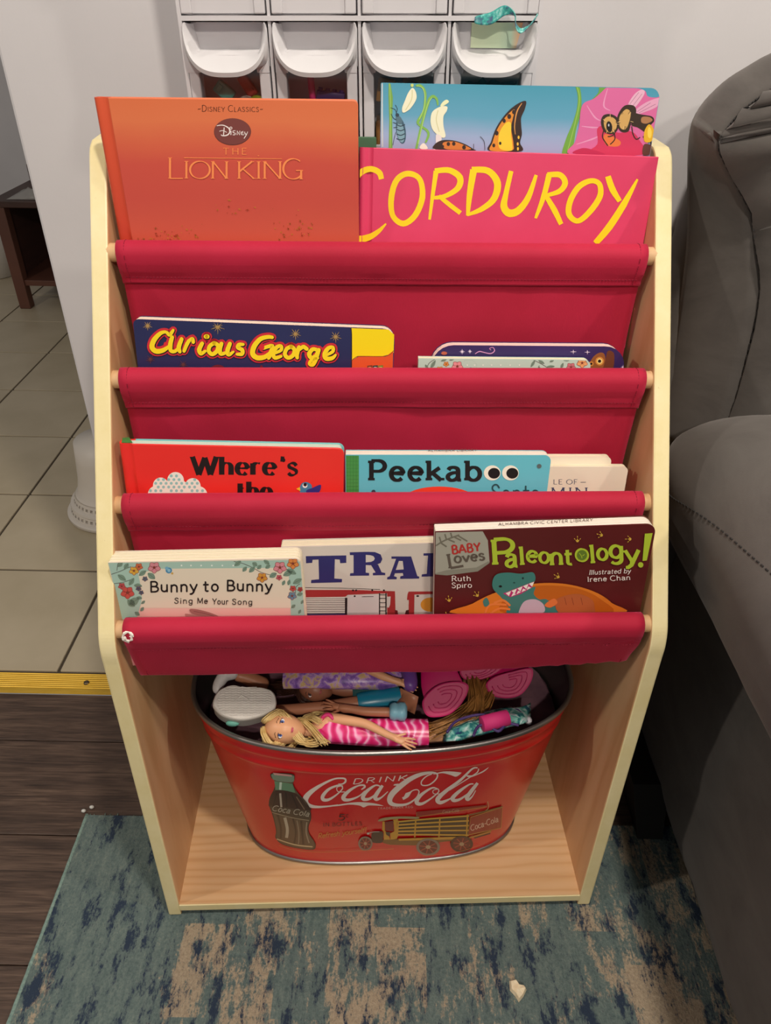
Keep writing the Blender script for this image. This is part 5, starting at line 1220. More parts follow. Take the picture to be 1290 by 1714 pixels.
# magenta moulded boots, soles to the viewer
SM = lambda L: [(620+x/3.794, 1090+y/3.794) for x, y in L]
M_MAG = mat('magenta_vinyl', (188,10,92), .5)
def sole_plane(c, tilt=(0,0,0)):
    c = Vector(c); n = ((EYE-c).normalized()+Vector(tilt)).normalized(); return c, n
def on_plane(px, py, c, n): d = ray(px, py); return EYE+d*((c-EYE).dot(n)/d.dot(n))
def boot(out, zc, top, label, tilt=(0,0,0)):
    px = cr(SM(out), 4, True); cxp = (sum(p[0] for p in px)/len(px), sum(p[1] for p in px)/len(px))
    c, n = sole_plane(atz(cxp[0], cxp[1], zc), tilt); ring = [on_plane(x, y, c, n) for x, y in px]
    root = empty('doll_boot'); tag(root, label, 'doll boot', 'magenta doll boots in the tub')
    rows = [[c+(p-c)*.93+n*.0006 for p in ring], ring, [c+(p-c)*1.0-n*.007 for p in ring], [c+(p-c)*.90-n*.0085 for p in ring]]
    b = MB(); b.grid([r+[r[0]] for r in rows]); b.add(rows[0], [tuple(range(len(ring)))]); o = b.build('sole', M_MAG, root, True); autosmooth(recalc(o), 50)
    t = [Vector(q) for q in top]; rows = []
    for k, (q, s_) in enumerate(zip([c-n*.008]+t, (.88,.80,.66,.62))): rows.append([q+(p-c)*s_ for p in ring])
    b = MB(); b.grid([r+[r[0]] for r in rows]); b.add(rows[-1], [tuple(range(len(ring)))]); o = b.build('shaft', M_MAG, root, True); recalc(o)
    b = MB()
    for s_ in (.74,.52,.30):
        q = [c+(p-c)*s_+n*.0009 for p in ring]; k = int(len(q)*.86); b.tube(q[2:k], .0007, 6)
    b.build('tread_ridge', M_MAG, root, True)
    return root
boot([(328,330),(350,400),(400,420),(500,402),(580,330),(622,240),(600,200),(520,193),(430,215),(360,270)], .366, [atz(734,1140,.372), atz(728,1118,.378), atz(726,1095,.380)], 'magenta doll boot lowest of the three, whole sole showing', (0,.0,.0))
boot([(735,205),(745,255),(790,288),(880,298),(960,272),(1018,195),(1032,130),(1005,106),(900,128),(790,160)], .350, [atz(850,1112,.352), atz(846,1095,.354), atz(842,1080,.354)], 'magenta doll boot nearest the tub\'s dark empty end')
boot([(565,130),(590,175),(650,188),(730,172),(800,140),(835,100),(800,60),(700,55),(600,80)], .352, [atz(800,1090,.350), atz(798,1080,.348), atz(796,1072,.346)], 'magenta doll boot half hidden under the red pocket hem')
# loose honey hair of a doll lying face down
HD = empty('fashion_doll'); tag(HD, 'doll lying face down so that only long honey-brown hair shows', 'doll', 'dolls in the red tub')
MB().ball(atz(800,1150,.322), (.024,.022,.022), 0, 20, 14).build('head', M_SKIN2, HD, True)
gh = [[tuple(atz(815,1138,.340)), tuple(atz(800,1165,.340)), tuple(atz(770,1200,.334)), tuple(atz(722,1222,.326))], [tuple(atz(790,1130,.342)), tuple(atz(798,1170,.342)), tuple(atz(790,1205,.332)), tuple(atz(748,1224,.326))], [tuple(atz(825,1150,.336)), tuple(atz(812,1180,.334)), tuple(atz(790,1200,.328)), tuple(atz(760,1212,.326))], [tuple(atz(805,1140,.342)), tuple(atz(788,1180,.338)), tuple(atz(740,1212,.330)), tuple(atz(712,1214,.324))]]
strands(HD, gh, 170, .0050, M_HONEY, .0013, 6)
# teal patterned garment with purple piping and a magenta sleeve
def teal_cloth():
    m = mat('teal_print_cloth', (70,150,150), .7); nt, N, L, b = nodes(m)
    f = noise_tex(nt, coords(nt), 70, 3, .5, .8); L.new(ramp(nt, f, [(.34,(36,60,110)), (.44,(40,132,128)), (.52,(126,190,180)), (.60,(206,220,222)), (.68,(74,72,128))]), b.inputs['Base Color']); return m
GA = empty('doll_garment'); tag(GA, 'crumpled teal patterned doll garment with purple piping and magenta cuff', 'doll clothes')
P = []
for i in range(25):
    row = []
    for j in range(13):
        u, v_ = i/24, j/12; x_ = 742+u*146; y_ = float(np.interp(x_, (669,774,880,933), (1257,1246,1217,1180)))-7-v_*(40-20*abs(u-.45)); hgt = .318+.030*math.sin(PI*min(1,max(0,u*1.02)))**.5*(.5+.5*math.sin(PI*min(1,v_*1.0+.12)))+.006*noise.noise(Vector((u*6,v_*4,3)))
        row.append(atz(x_, y_+3*noise.noise(Vector((u*5,v_*2,8))), hgt))
    P.append(row)
b = MB(); b.grid(P); o = b.build('cloth', teal_cloth(), GA, True); mod(recalc(o), 'SOLIDIFY', thickness=.0012)
for L_ in ([(748,1226),(762,1208),(790,1198),(812,1196)], [(792,1232),(800,1216),(815,1214),(834,1224),(846,1212),(858,1212),(868,1214)]): MB().tube(cr([atz(x_, y_, .354) for x_, y_ in L_],5), .0018, 8).build('piping', mat('purple_piping',(64,42,100),.6), GA, True)
a_, c_ = atz(806,1212,.356), atz(850,1201,.356); t_ = (c_-a_).normalized()
M3 = t_.to_track_quat('Z','Y').to_matrix(); l_ = (c_-a_).length
MB().lathe([(.0085,0),(.0100,.0005),(.0104,l_*.5),(.0100,l_-.0005),(.0085,l_)], a_, 22, M=M3).build('cuff', mat('magenta_felt',(196,40,110),.7), GA, True)
SH = empty('doll_shoe'); tag(SH, 'tiny dark purple doll shoe with a white tip beside the teal garment', 'doll shoe')
V, E, R = chain([atz(850,1196,.318), atz(868,1202,.318), atz(882,1206,.317)], [.009,.010,.007]); skin('upper', V, E, R, mat('aubergine_vinyl',(40,24,54),.4), SH); MB().ball(atz(884,1206,.320), (.005,.006,.006), 0, 12, 8).build('toe_cap', mat('white_vinyl',(214,210,216),.35), SH, True)
# white shoe, tread upwards
SW_ = lambda L: [(330+x/3.909, 1090+y/3.909) for x, y in L]
WS = empty('toy_shoe'); tag(WS, 'white toy shoe turned tread-up on the tub\'s edge', 'toy shoe')
px = cr(SW_([(102,335),(130,270),(175,238),(235,222),(300,236),(360,240),(420,238),(490,262),(516,318),(500,372),(440,412),(300,446),(180,425),(118,380)]), 4, True)
c, n = sole_plane(atz(408,1175,.358), (0,.15,.9)); ring = [on_plane(x, y, c, n) for x, y in px]
rows = [[c+(p-c)*.96+n*.0012 for p in ring], ring, [c+(p-c)*1.01-n*.006 for p in ring], [c+(p-c)*.985-n*.0068 for p in ring], [c+(p-c)*.99-n*.022 for p in ring], [c+(p-c)*.80-n*.034 for p in ring]]
M_WS = mat('white_rubber', (226,220,212), .5)
b = MB(); b.grid([r+[r[0]] for r in rows]); b.add(rows[0], [tuple(range(len(ring)))]); b.add(rows[-1], [tuple(range(len(ring)))]); o = b.build('sole', M_WS, WS, True); autosmooth(recalc(o), 50)
tr = MB()
import itertools
for k in range(13):
    yy = 1151+k*4.0; xs = []
    for x_ in np.linspace(352,468,40):
        ins = False; j_ = len(px)-1
        for i_ in range(len(px)):
            xi, yi = px[i_]; xj, yj = px[j_]
            if (yi > yy) != (yj > yy) and x_ < (xj-xi)*(yy-yi)/(yj-yi)+xi: ins = not ins
            j_ = i_
        if ins: xs.append(x_)
    if len(xs) > 6: tr.tube([on_plane(x_, yy+.7*math.sin(x_*.6), c, n)+n*.0014 for x_ in xs[2:-2]], .00065, 5)
tr.build('tread', M_WS, WS, True)
MB().tube([on_plane(x_, y_, c, n)+n*.0018 for x_, y_ in ((392,1176),(404,1164),(416,1172))], .0009, 5).build('tread_mark', M_WS, WS, True)
MB().ball(on_plane(388,1203,c,n)-n*.015, (.009,.0035,.005), 0, 12, 8).build('teal_patch', mat('teal_paint',(110,176,160),.5), WS, True)
D5 = empty('fashion_doll'); tag(D5, 'bare doll leg in a white boot at the tub\'s shaded rim', 'doll', 'dolls in the red tub')
V, E, R = chain([atz(450,1150,.315), atz(415,1135,.330), atz(392,1130,.338)], [.011,.0105,.008]); skin('leg', V, E, R, M_SKIN2, D5)
V, E, R = chain([atz(400,1126,.340), atz(376,1128,.344), atz(364,1148,.338), atz(362,1162,.334)], [.0105,.010,.008,.006]); skin('boot', V, E, R, mat('white_vinyl',(220,216,214),.35), D5)
# ================================================================== tilt-bin organiser on the wall
ORG = Matrix.Translation((-.0355,.9995,.935)) @ Matrix.Rotation(-.0165, 4, 'Y')
M_PLA = noisy_mat('white_plastic', (200,197,200), (206,203,206), 12, .36); M_PLB = mat('bright_white_plastic', (214,212,214), .38)
def pane_mat():
    m = bpy.data.materials.new('clear_smoky_pane'); m.use_nodes = True; nt = m.node_tree; nt.nodes.clear()
    out = node(nt, 'ShaderNodeOutputMaterial'); tr = node(nt, 'ShaderNodeBsdfTransparent'); gl = node(nt, 'ShaderNodeBsdfGlossy'); mx = node(nt, 'ShaderNodeMixShader')
    tr.inputs[0].default_value = (.95,.94,.95,1); gl.inputs[1].default_value = .12; mx.inputs[0].default_value = .08
    nt.links.new(tr.outputs[0], mx.inputs[1]); nt.links.new(gl.outputs[0], mx.inputs[2]); nt.links.new(mx.outputs[0], out.inputs[0]); return m
M_PANE = pane_mat()
org = empty('bin_organizer', ORG); tag(org, 'white plastic wall organizer with rows of tilt-out bins', 'organizer')
XW, PW, RH = .1915, .0954, .1525
b = MB(); b.box(-XW, XW, -.004, 0, 0, .31)
for x in (-XW, XW-.004): b.box(x, x+.004, -.070, -.004, 0, .31)
for z in (0, RH-.0045+.002, .3065): b.box(-XW+.004, XW-.004, -.070, -.004, z, z+.0045)
for k in (-1,0,1): b.box(k*PW-.0016, k*PW+.0016, -.068, -.004, .0045, .3065)
o = b.build('housing', M_PLA, org)
def tilt_bin(xc, z0, z1):
    """one bin: scooped grip on top, clear window between two posts below"""
    root = bpy.data.objects.new('tilt_bin', None); COL.objects.link(root); root.parent = org; root.location = (xc,0,0); root.empty_display_size = .01
    hw = PW/2-.0034; zt = z1-.0012; n = 40; rows = [[],[],[],[],[],[]]
    for i in range(n+1):
        u = -1+2*i/n
        # back edge of the scoop: down the side, along the floor, up again
        if u < -.62: bx, bz = -hw*.86+hw*.10*(u+1)/.38, zt-.002-.024*(u+1)/.38
        elif u > .62: bx, bz = hw*.86-hw*.10*(1-u)/.38, zt-.002-.024*(1-u)/.38
        else: bx, bz = hw*.76*u/.62, zt-.026
        an = PI*(1-(u+1)/2)
        lx = hw*math.copysign(abs(math.cos(an))**.72, math.cos(an)); dip = math.sin(an)**.80
        lz = zt-.001-.0430*dip; ly = -.071-.017*dip**1.5
        rows[0].append((bx,-.050,bz)); rows[1].append((bx*.6+lx*.4, -.050*.55+ly*.45, bz*.62+lz*.38)); rows[2].append((lx*.97, ly+.0008, lz+.0008))
        rows[3].append((lx*.995, ly-.0018, lz-.0008)); rows[4].append((lx*.999 if abs(u) > .98 else lx, ly-.0006, lz-.0040)); 
        fx = hw*u; rows[5].append((hw*(lx/hw), -.066, min(lz-.003, zt-.040)))
    b = MB(); b.grid(rows); o = b.build('scoop_lip', M_PLB, root, True); autosmooth(o, 22); mod(o, 'SOLIDIFY', thickness=.0010, offset=-1)
    MB().box(-hw*.90, hw*.90, -.0500, -.0485, zt-.030, zt-.0005).build('grip_back', M_PLA, root)
    for s_ in (-1,1):
        xa, xb = sorted((s_*hw, s_*(hw-.0115))); P_ = MB().box(xa, xb, -.0700, -.050, z0+.001, zt-.034, c=.0012); 
        # cheek beside the scoop
        pr = [(s_*hw, zt-.001)]+[(s_*hw*abs(math.cos(t))**.72, zt-.001-.0430*math.sin(t)**.8) for t in np.linspace(.0,.95,10)]+[(s_*hw*.70, zt-.046),(s_*hw, zt-.046)]
        P_.prism(pr if s_ > 0 else pr[::-1], -.0705, -.0655)
        o = P_.build('post', M_PLA, root); recalc(o)
    MB().box(-hw+.0115, hw-.0115, -.0640, -.0630, z0+.001, zt-.030).build('window_pane', M_PANE, root)
    MB().box(-hw, hw, -.012, -.010, z0, zt-.03).build('bin_back', M_PLA, root)
    MB().box(-hw+.011, hw-.011, -.0672, -.0645, z0+.001, z0+.027, c=.001).build('bottom_panel', M_PLA, root)
    return root
for r in (0,1):
    for k in range(4):
        tilt_bin((k-1.5)*PW, (.0045,RH+.0025)[r], (RH-.0025,.3062)[r])
def inbin(k, x, y, z): return ORG @ Vector(((k-1.5)*PW+x, y, z))
def toy(name, label, cat, b, m, mw=None):
    o = b.build(name, m, None, True, mw); autosmooth(o, 45); return tag(o, label, cat)
# small things behind the clear windows (resting on one another up from the bin floor)
fill = [(0,(120,98,108),(156,132,138)),(1,(104,86,124),(140,120,158)),(2,(150,104,46),(182,126,60)),(3,(34,88,84),(56,122,112))]
names = ['crumpled mauve scraps at the bottom of the bin with the turquoise block', 'violet scraps at the bottom of the bin with the blue brick', 'amber plastic scraps at the bottom of the bin with the cog', 'green crumpled cloth filling the bin under the teal ribbon']
for k, c0, c1 in fill:
    b = MB(); P = []; top = .066 if k != 3 else .100
    for i in range(13):
        P.append([tuple(inbin(k, -.031+.062*i/12, -.056+.042*j/6, top-.012+.010*noise.noise(Vector((i*.7,j*.9,k*5))))) for j in range(7)])
    b.grid(P); q = [P[0], P[-1]]
    lo = [[tuple(inbin(k, sx, sy, .008)) for sy in (-.056,-.014)] for sx in (-.031,.031)]
    n0 = len(b.v); b.v += [lo[0][0], lo[1][0], lo[1][1], lo[0][1]]; b.f += [(n0,n0+1,n0+2,n0+3)]; b.m += [0]
    fr_ = [i*7 for i in range(13)]; b.f.append(tuple(fr_+[n0+1,n0])); bk_ = [i*7+6 for i in range(12,-1,-1)]; b.f.append(tuple(bk_+[n0+3,n0+2])); b.f.append(tuple(list(range(0,7))+[n0+3,n0])); b.f.append(tuple([84+i for i in range(6,-1,-1)]+[n0+1,n0+2])); b.m += [0]*4
    o = b.build('bin_scraps' if k != 3 else 'doll_cloth', noisy_mat('scraps', c0, c1, 50, .8), None, True); recalc(o); tag(o, names[k], 'scraps' if k != 3 else 'cloth')
R_ = lambda ax, a: Matrix.Rotation(a, 4, ax)
def place(k, x, y, z, *rot):
    m = ORG @ Matrix.Translation(((k-1.5)*PW+x, y, z))
    for r in rot: m = m @ r
    return m
toy('toy_block', 'turquoise toy block tilted behind the bin window', 'toy', MB().box(-.011,.011,-.006,.006,-.007,.007,c=.0015).box(-.008,-.003,-.0075,-.006,-.004,.004,c=.0006), mat('turquoise_plastic',(70,176,164),.35), place(0,-.012,-.046,.083,R_('Y',.7)))
toy('toy_car_piece', 'dark red toy piece beside the turquoise block', 'toy', MB().box(-.012,.012,-.006,.006,-.006,.006,c=.002).lathe([(.004,0),(.004,.003)],(.006,-.006,0),12,M=R_('X',PI/2).to_3x3()), mat('dull_red_plastic',(176,52,46),.4), place(0,.014,-.040,.088,R_('Y',1.0)))
toy('toy_egg', 'cream toy egg with a dark split line in a bin', 'toy', MB().ball((0,0,0),(.0105,.008,.0085),0,18,12).tube([(.0107*math.cos(t),.0,.0087*math.sin(t)) for t in np.linspace(0,2*PI,24)],.0005,5), mat('cream_plastic',(206,196,180),.45), place(0,.013,-.050,.070))
toy('toy_ring', 'lime green toy ring at the bin\'s window edge', 'toy', MB().tube([(.007*math.cos(t),0,.007*math.sin(t)) for t in np.linspace(0,2*PI,21)[:-1]],.003,8,0,True), mat('lime_plastic',(170,196,60),.4), place(0,.025,-.052,.070))
toy('marker_pen', 'hot pink marker pen standing upright in a bin', 'pen', MB().lathe([(.0030,-.03),(.0038,-.028),(.0038,.012),(.0030,.013),(.0028,.028),(.0018,.032)],(0,0,0),16), mat('hot_pink_plastic',(214,34,120),.35), place(1,-.008,-.050,.085,R_('Y',-.06)))
bl = MB().box(-.016,.016,-.006,.006,-.006,.004,c=.0012)
for i in range(4): bl.lathe([(.0026,.004),(.0026,.0066)],(-.012+.008*i,0,0),12)
toy('toy_brick', 'dark blue studded toy brick lying in a bin', 'toy', bl, mat('dark_blue_plastic',(40,44,120),.4), place(1,.013,-.046,.079,R_('Y',.12)))
toy('toy_ball', 'small orange-red toy ball under the blue brick', 'toy', MB().ball((0,0,0),.0065,0,16,10).tube([(.0066*math.cos(t),.0066*math.sin(t),0) for t in np.linspace(0,2*PI,24)],.0005,5), mat('orange_red_plastic',(196,72,44),.4), place(1,.014,-.053,.067))
gear = []
for i in range(48):
    a_ = 2*PI*i/48; r_ = .0185 if (i//2) % 2 == 0 else .0150; gear.append((r_*math.cos(a_), r_*math.sin(a_)))
g_ = MB(); g_.prism(gear, -.003, .003, 0)
o = g_.build('toy_cog', mat('amber_cog',(150,104,60),.4), None, False, place(2,.010,-.044,.082)); tag(o, 'tan plastic toy cog wheel standing in a bin', 'toy')
MB().tube([(.010*math.cos(t),-.0034,.010*math.sin(t)) for t in np.linspace(0,2*PI,25)[:-1]],.0016,8,0,True).lathe([(.0036,-.0045),(.0036,.0045)],(0,0,0),14,M=R_('X',PI/2).to_3x3()).build('hub_ring', mat('amber_cog_dark',(112,72,40),.4), o, True)
toy('toy_connector', 'mustard yellow toy connector beside the cog', 'toy', MB().box(-.010,.010,-.006,.006,-.012,.012,c=.002).lathe([(.004,0),(.004,.005)],(0,-.006,.004),14,M=R_('X',PI/2).to_3x3()), mat('mustard_plastic',(190,134,40),.45), place(2,-.020,-.046,.084,R_('Y',.15)))
# paper tag in the fourth scoop and the teal ribbon above it
tagm = grad_mat('pastel_label', [(0,(214,226,190)), (.55,(206,224,190)), (.8,(190,216,190)), (1,(240,176,130))], -.026, .028, .5, axis=0)
b = MB(); b.add([(-.026,0,-.0115),(.0235,0,-.0120),(.029,0,.0115),(-.026,0,.0115),(-.026,.0006,-.0115),(.0235,.0006,-.0120),(.029,.0006,.0115),(-.026,.0006,.0115)], [(0,1,2,3),(7,6,5,4),(0,4,5,1),(1,5,6,2),(2,6,7,3),(3,7,4,0)])
o = b.build('paper_label', tagm, None, False, ORG @ Matrix.Translation((1.5*PW+.003,-.0515,.1500-.0135)) @ R_('X',-.02)); tag(o, 'pale green paper label tucked in the end scoop', 'label')
rb = MB(); pts = cr([inbin(3,-.022,-.0725,.1505), inbin(3,-.006,-.0755,.1520), inbin(3,.008,-.080,.1590), inbin(3,.018,-.084,.1560), inbin(3,.020,-.087,.1465), inbin(3,.026,-.087,.1420), inbin(3,.036,-.084,.1480), inbin(3,.042,-.080,.1560)], 6); rows = []
for i, p in enumerate(pts):
    t_ = i/(len(pts)-1); w_ = .0015+.0052*math.sin(PI*min(1,t_*1.15+.02))**.7; tw = t_*5.2
    rows.append([tuple(Vector(p)+Vector((0, math.cos(tw)*w_*s_*.45+.001*noise.noise(Vector((i*.3,s_,0))), math.sin(tw+1.2)*w_*s_*.8+w_*s_*.35)) ) for s_ in np.linspace(-1,1,7)])
rb.grid(rows); rm = mat('teal_sequin', (60,150,150), .35); nt, N, L, bb = nodes(rm)
L.new(ramp(nt, noise_tex(nt, coords(nt), 160, 3, .6), [(.36,(70,84,120)), (.46,(52,138,136)), (.55,(70,170,160)), (.66,(150,206,200))]), bb.inputs['Base Color'])
o = rb.build('ribbon', rm, None, True); mod(o, 'SOLIDIFY', thickness=.0008); tag(o, 'twisted shimmering teal ribbon caught on the end bin', 'ribbon')

# ================================================================== grey sofa at the side
def suede():
    m = mat('grey_microsuede', (84,79,76), .9, sheen=.3); nt, N, L, b = nodes(m)
    f = noise_tex(nt, coords(nt, (1,1,1.6), (.3,.2,.1)), 7, 6, .65, .5); L.new(ramp(nt, f, [(.30,(74,69,66)), (.52,(88,83,79)), (.75,(98,93,89))]), b.inputs['Base Color'])
    b.inputs['Sheen Tint'].default_value = lin((190,184,180)); b.inputs['Sheen Roughness'].default_value = .5
    f2 = noise_tex(nt, coords(nt), 900, 2); bump(nt, b, f2, .2, .0005); return m
M_SUE = suede(); M_SEAM = mat('dark_seam', (48,46,45), .9); M_BLK = mat('black_plastic', (22,20,20), .6)
sofa = empty('sofa', loc=(.9,.3,0)); tag(sofa, 'grey microsuede sofa with a rounded padded arm against the wall', 'sofa')
OFF = Matrix.Translation((-.9,-.3,0))
def sp(o): o.parent = sofa; o.matrix_parent_inverse = OFF; return o
def wrinkle(p, s, amp): return amp*noise.noise(Vector(p)*s)
# padded arm
rows = []; NY = 44; NS = 48
for i in range(NY+1):
    t_ = i/NY; y = -.25+1.115*t_; e_ = 1.0
    d_ = .865-y
    if d_ < .13: e_ = max(.02, (1-(1-d_/.13)**2.2))**.5
    row = []
    for j in range(NS+1):
        a_ = 2*PI*j/NS; c_, s_ = math.cos(a_), math.sin(a_)
        x = .522+.176*math.copysign(abs(c_)**.62, c_)*(1-.10*(1-e_)*1.6); z = .612+.100*math.copysign(abs(s_)**.70, s_)*e_
        x = .522+(x-.522)*(.80+.20*e_)
        z += .012*math.sin(PI*min(1,max(0,(y-.2)/.6))) if s_ > 0 else 0
        k = 1+wrinkle((x*1.0,y,z), 9, .012)+wrinkle((x,y*3,z*2), 18, .004)
        if abs(z-.590) < .012 and c_ < 0: k *= 1-.03*(1-abs(z-.590)/.012)
        row.append((.522+(x-.522)*k, y, .612+(z-.612)*k))
    rows.append(row)
b = MB(); b.grid(rows); b.add(rows[-1][:-1], [tuple(range(NS))]); b.add(rows[0][:-1], [tuple(range(NS))]); arm = sp(recalc(b.build('arm', M_SUE, None, True)))
from mathutils.bvhtree import BVHTree
_bm = bmesh.new(); _bm.from_mesh(arm.data); _bv = BVHTree.FromBMesh(_bm); sm = MB(); prev = None
for k_, (x, y) in enumerate(cr([(1118,826),(1130,836),(1160,854),(1200,882),(1245,920),(1290,960),(1350,1015),(1430,1095)], 12)):
    hit = _bv.ray_cast(EYE, ray(x, y).normalized())
    if hit[0] is None: prev = None; continue
    p = hit[0]+hit[1]*.0003
    if prev is not None and k_ % 2: sm.tube([prev, p], .0010, 5)
    prev = p
_bm.free()
o = sm.build('arm_seam', M_SEAM); o.parent = arm
# side panel below the arm
P = []
for i in range(31):
    row = []
    for j in range(19):
        y = -.25+1.12*i/30; z = .045+.50*j/18
        row.append((.447+.012*(1-min(1,abs(j/18-.5)*2))*-1+wrinkle((0,y,z), 5, .010)+wrinkle((3,y,z*2), 14, .003)+.016*max(0,(.10-z)/.06), y, z))
    P.append(row)
b = MB(); b.grid(P); b.box(.462,.86,-.25,.87,.045,.545); o = sp(b.build('side_panel', M_SUE, None, True)); recalc(o)
# seat (beyond the arm) keeps the sofa whole
sp(MB().box(.690,1.85,-.15,.80,.07,.47,c=.05).build('seat_cushion', M_SUE, None, True))
# back
def pillow(x0,x1,y0,y1,z0,z1,ex,ez,name,nn=44,seed=0,amp=.010):
    rows = []; xc,zc,hx,hz = (x0+x1)/2,(z0+z1)/2,(x1-x0)/2,(z1-z0)/2
    for i in range(15):
        t_ = -1+2*i/14; y = (y0+y1)/2+(y1-y0)/2*t_; e_ = max(.0,1-abs(t_)**3.2)**.5; e_ = .72+.28*e_; row = []
        for j in range(nn+1):
            a_ = 2*PI*j/nn; c_, s_ = math.cos(a_), math.sin(a_)
            x = xc+hx*math.copysign(abs(c_)**ex,c_)*(1-(1-e_)*.35); z = zc+hz*math.copysign(abs(s_)**ez,s_)*(1-(1-e_)*.35)
            row.append((x+wrinkle((x,y+seed,z),8,amp), y+wrinkle((x,z,y+seed),7,amp), z+wrinkle((z,x,y+seed),8,amp)))
        rows.append(row)
    b = MB(); b.grid(rows); b.add(rows[0][:-1],[tuple(range(nn))]); b.add(rows[-1][:-1],[tuple(range(nn))])
    return recalc(b.build(name, M_SUE, None, True))
bf = sp(pillow(.350,1.35,.872,.985,.08,1.075,.20,.24,'back_frame',64,1,.004))
# upholstered back: side gusset, then a swollen cushion with gathered top
prof_ = [(.372,.62),(.364,.75),(.351,.85),(.335,.93),(.321,.985),(.322,1.010),(.338,1.034),(.362,1.052),(.40,1.070),(.50,1.09),(.62,1.10)]
P = []; prof_ = cr(prof_, 4)
for i, (x, z) in enumerate(prof_):
    row = []
    nxn = Vector((-(z-.80)*0-1, 0, 0))
    for j in range(9):
        t_ = j/8; y = .890-.065*t_; bul = .010*math.sin(PI*t_); inn = float(np.interp(z,(.62,.75,.86,.93,.985,1.05),(.055,.065,.066,.048,.010,.006)))*t_**1.25
        cx_, cz_ = .62, .80; dx, dz = x-cx_, z-cz_; l_ = math.hypot(dx, dz)
        row.append((x+dx/l_*bul+inn+wrinkle((x,y*3,z),14,.003), y, z+dz/l_*bul-inn*.10-.012*t_*(z > 1.0)+wrinkle((z,y*3,x),14,.003)))
    P.append(row)
# cushion front: from the gusset's inner edge to the middle
Q = []
for i, row in enumerate(P):
    x1_, y1_, z1_ = row[-1]; r2 = []
    for j in range(13):
        t_ = j/12; xx = x1_+(.95-x1_)*t_; zz = z1_+(.86-z1_)*t_*.55+.055*math.sin(PI*min(1,t_*1.5))*max(0,min(1,(z1_-.70)/.2)); yy = y1_-.055*math.sin(PI*.5*min(1,t_*1.6))
        pl = .006*math.sin(i*1.9)*math.exp(-((t_-.10)/.14)**2)*(1 if z1_ > .9 else .25)
        r2.append((xx, yy+pl+wrinkle((xx,zz,5),7,.006), zz))
    Q.append(r2)
b = MB(); b.grid(P); b.grid(Q); o = sp(recalc(b.build('back_cushion', M_SUE, None, True))); mod(o, 'SOLIDIFY', thickness=.004, offset=-1)
st = MB()
for i in range(len(P)-1):
    for k in range(2):
        a_ = Vector(P[i][-1]).lerp(Vector(P[i+1][-1]), k*.5); c_ = Vector(P[i][-1]).lerp(Vector(P[i+1][-1]), k*.5+.3); st.tube([a_+Vector((0,-.001,0)), c_+Vector((0,-.001,0))], .0012, 5)
s_ = st.build('back_seam', M_SEAM); s_.parent = o
# gathered pleats fanning from the seam
idx_ = [i for i in range(len(P)) if .80 < P[i][-1][2] < 1.04]
for k in range(6):
    i = idx_[int((len(idx_)-1)*k/5)]; p0 = Vector(P[i][-1]); q1 = Vector(Q[i][2]); q2 = Vector(Q[i][4])
    f_ = MB().tube(cr([p0+Vector((0,.003,0)), (p0+q1)/2+Vector((0,.0020,0)), q1+Vector((0,.0022,0)), q2+Vector((0,.005,0))],5), [.002]+[.0040]*8+[.0034]*6+[.001], 10)
    f_.build('pleat', M_SUE, o, True)
ft = MB(); ft.add([(.415,.665,.0060),(.455,.665,.0060),(.455,.80,.0060),(.415,.80,.0060),(.398,.70,.10),(.455,.70,.10),(.455,.85,.10),(.398,.85,.10)], [(0,3,2,1),(4,5,6,7),(0,1,5,4),(1,2,6,5),(2,3,7,6),(3,0,4,7)])
sp(ft.build('foot', M_BLK)); sp(MB().box(.49,.53,-.2,-.15,.0060,.05).build('foot', M_BLK)); sp(MB().box(1.75,1.80,.7,.75,.0002,.08).build('foot', M_BLK)); sp(MB().box(1.75,1.80,-.1,-.05,.0002,.08).build('foot', M_BLK))

# ================================================================== beyond the wall corner
M_DW = noisy_mat('dark_walnut', (56,36,31), (74,46,38), 5, .5, vscale=(1,1,6)); M_DW2 = noisy_mat('reddish_walnut', (84,52,42), (102,62,48), 5, .5)
con = empty('console_shelf', loc=(-1.25,3.1,0)); tag(con, 'dark walnut shelf stand on the tiles with a low shelf', 'shelf stand')
OC = Matrix.Translation((1.25,-3.1,0))
def cp(o): o.parent = con; o.matrix_parent_inverse = OC; return o
for x in (-1.555,-.95):
    for y in (3.0,3.36): cp(MB().box(x,x+.045,y,y+.045,.0003,.405,c=.003).build('leg', M_DW2))
cp(MB().box(-1.56,-.90,2.995,3.41,.405,.430,c=.003).build('top_board', M_DW)); cp(MB().box(-1.545,-.915,3.01,3.40,.095,.118,c=.002).build('low_shelf', M_DW2))
b = MB(); b.add([(-1.56,3.39,.430),(-.90,3.39,.430),(-.90,3.41,.430),(-1.56,3.41,.430),(-1.56,3.39,.49),(-.90,3.39,.60),(-.90,3.41,.60),(-1.56,3.41,.49)], [(0,3,2,1),(4,5,6,7),(0,1,5,4),(1,2,6,5),(2,3,7,6),(3,0,4,7)]); cp(b.build('backboard', M_DW)); cp(MB().box(-1.55,-.91,3.38,3.395,.118,.405).build('back_panel', M_DW)); cp(MB().box(-1.551,-1.536,3.045,3.36,.118,.405).build('end_panel', M_DW))
bag = MB(); rows = []
for i in range(17):
    rows.append([(-1.50+.20*i/16, 3.02+.09*j/8, .4315+max(0,.030*math.sin(PI*i/16)*math.sin(PI*j/8)+.022*noise.noise(Vector((i*.6,j*.7,2)))*math.sin(PI*i/16)*math.sin(PI*j/8)+.018*math.exp(-((i-11)/2)**2)*math.sin(PI*j/8))) for j in range(9)])
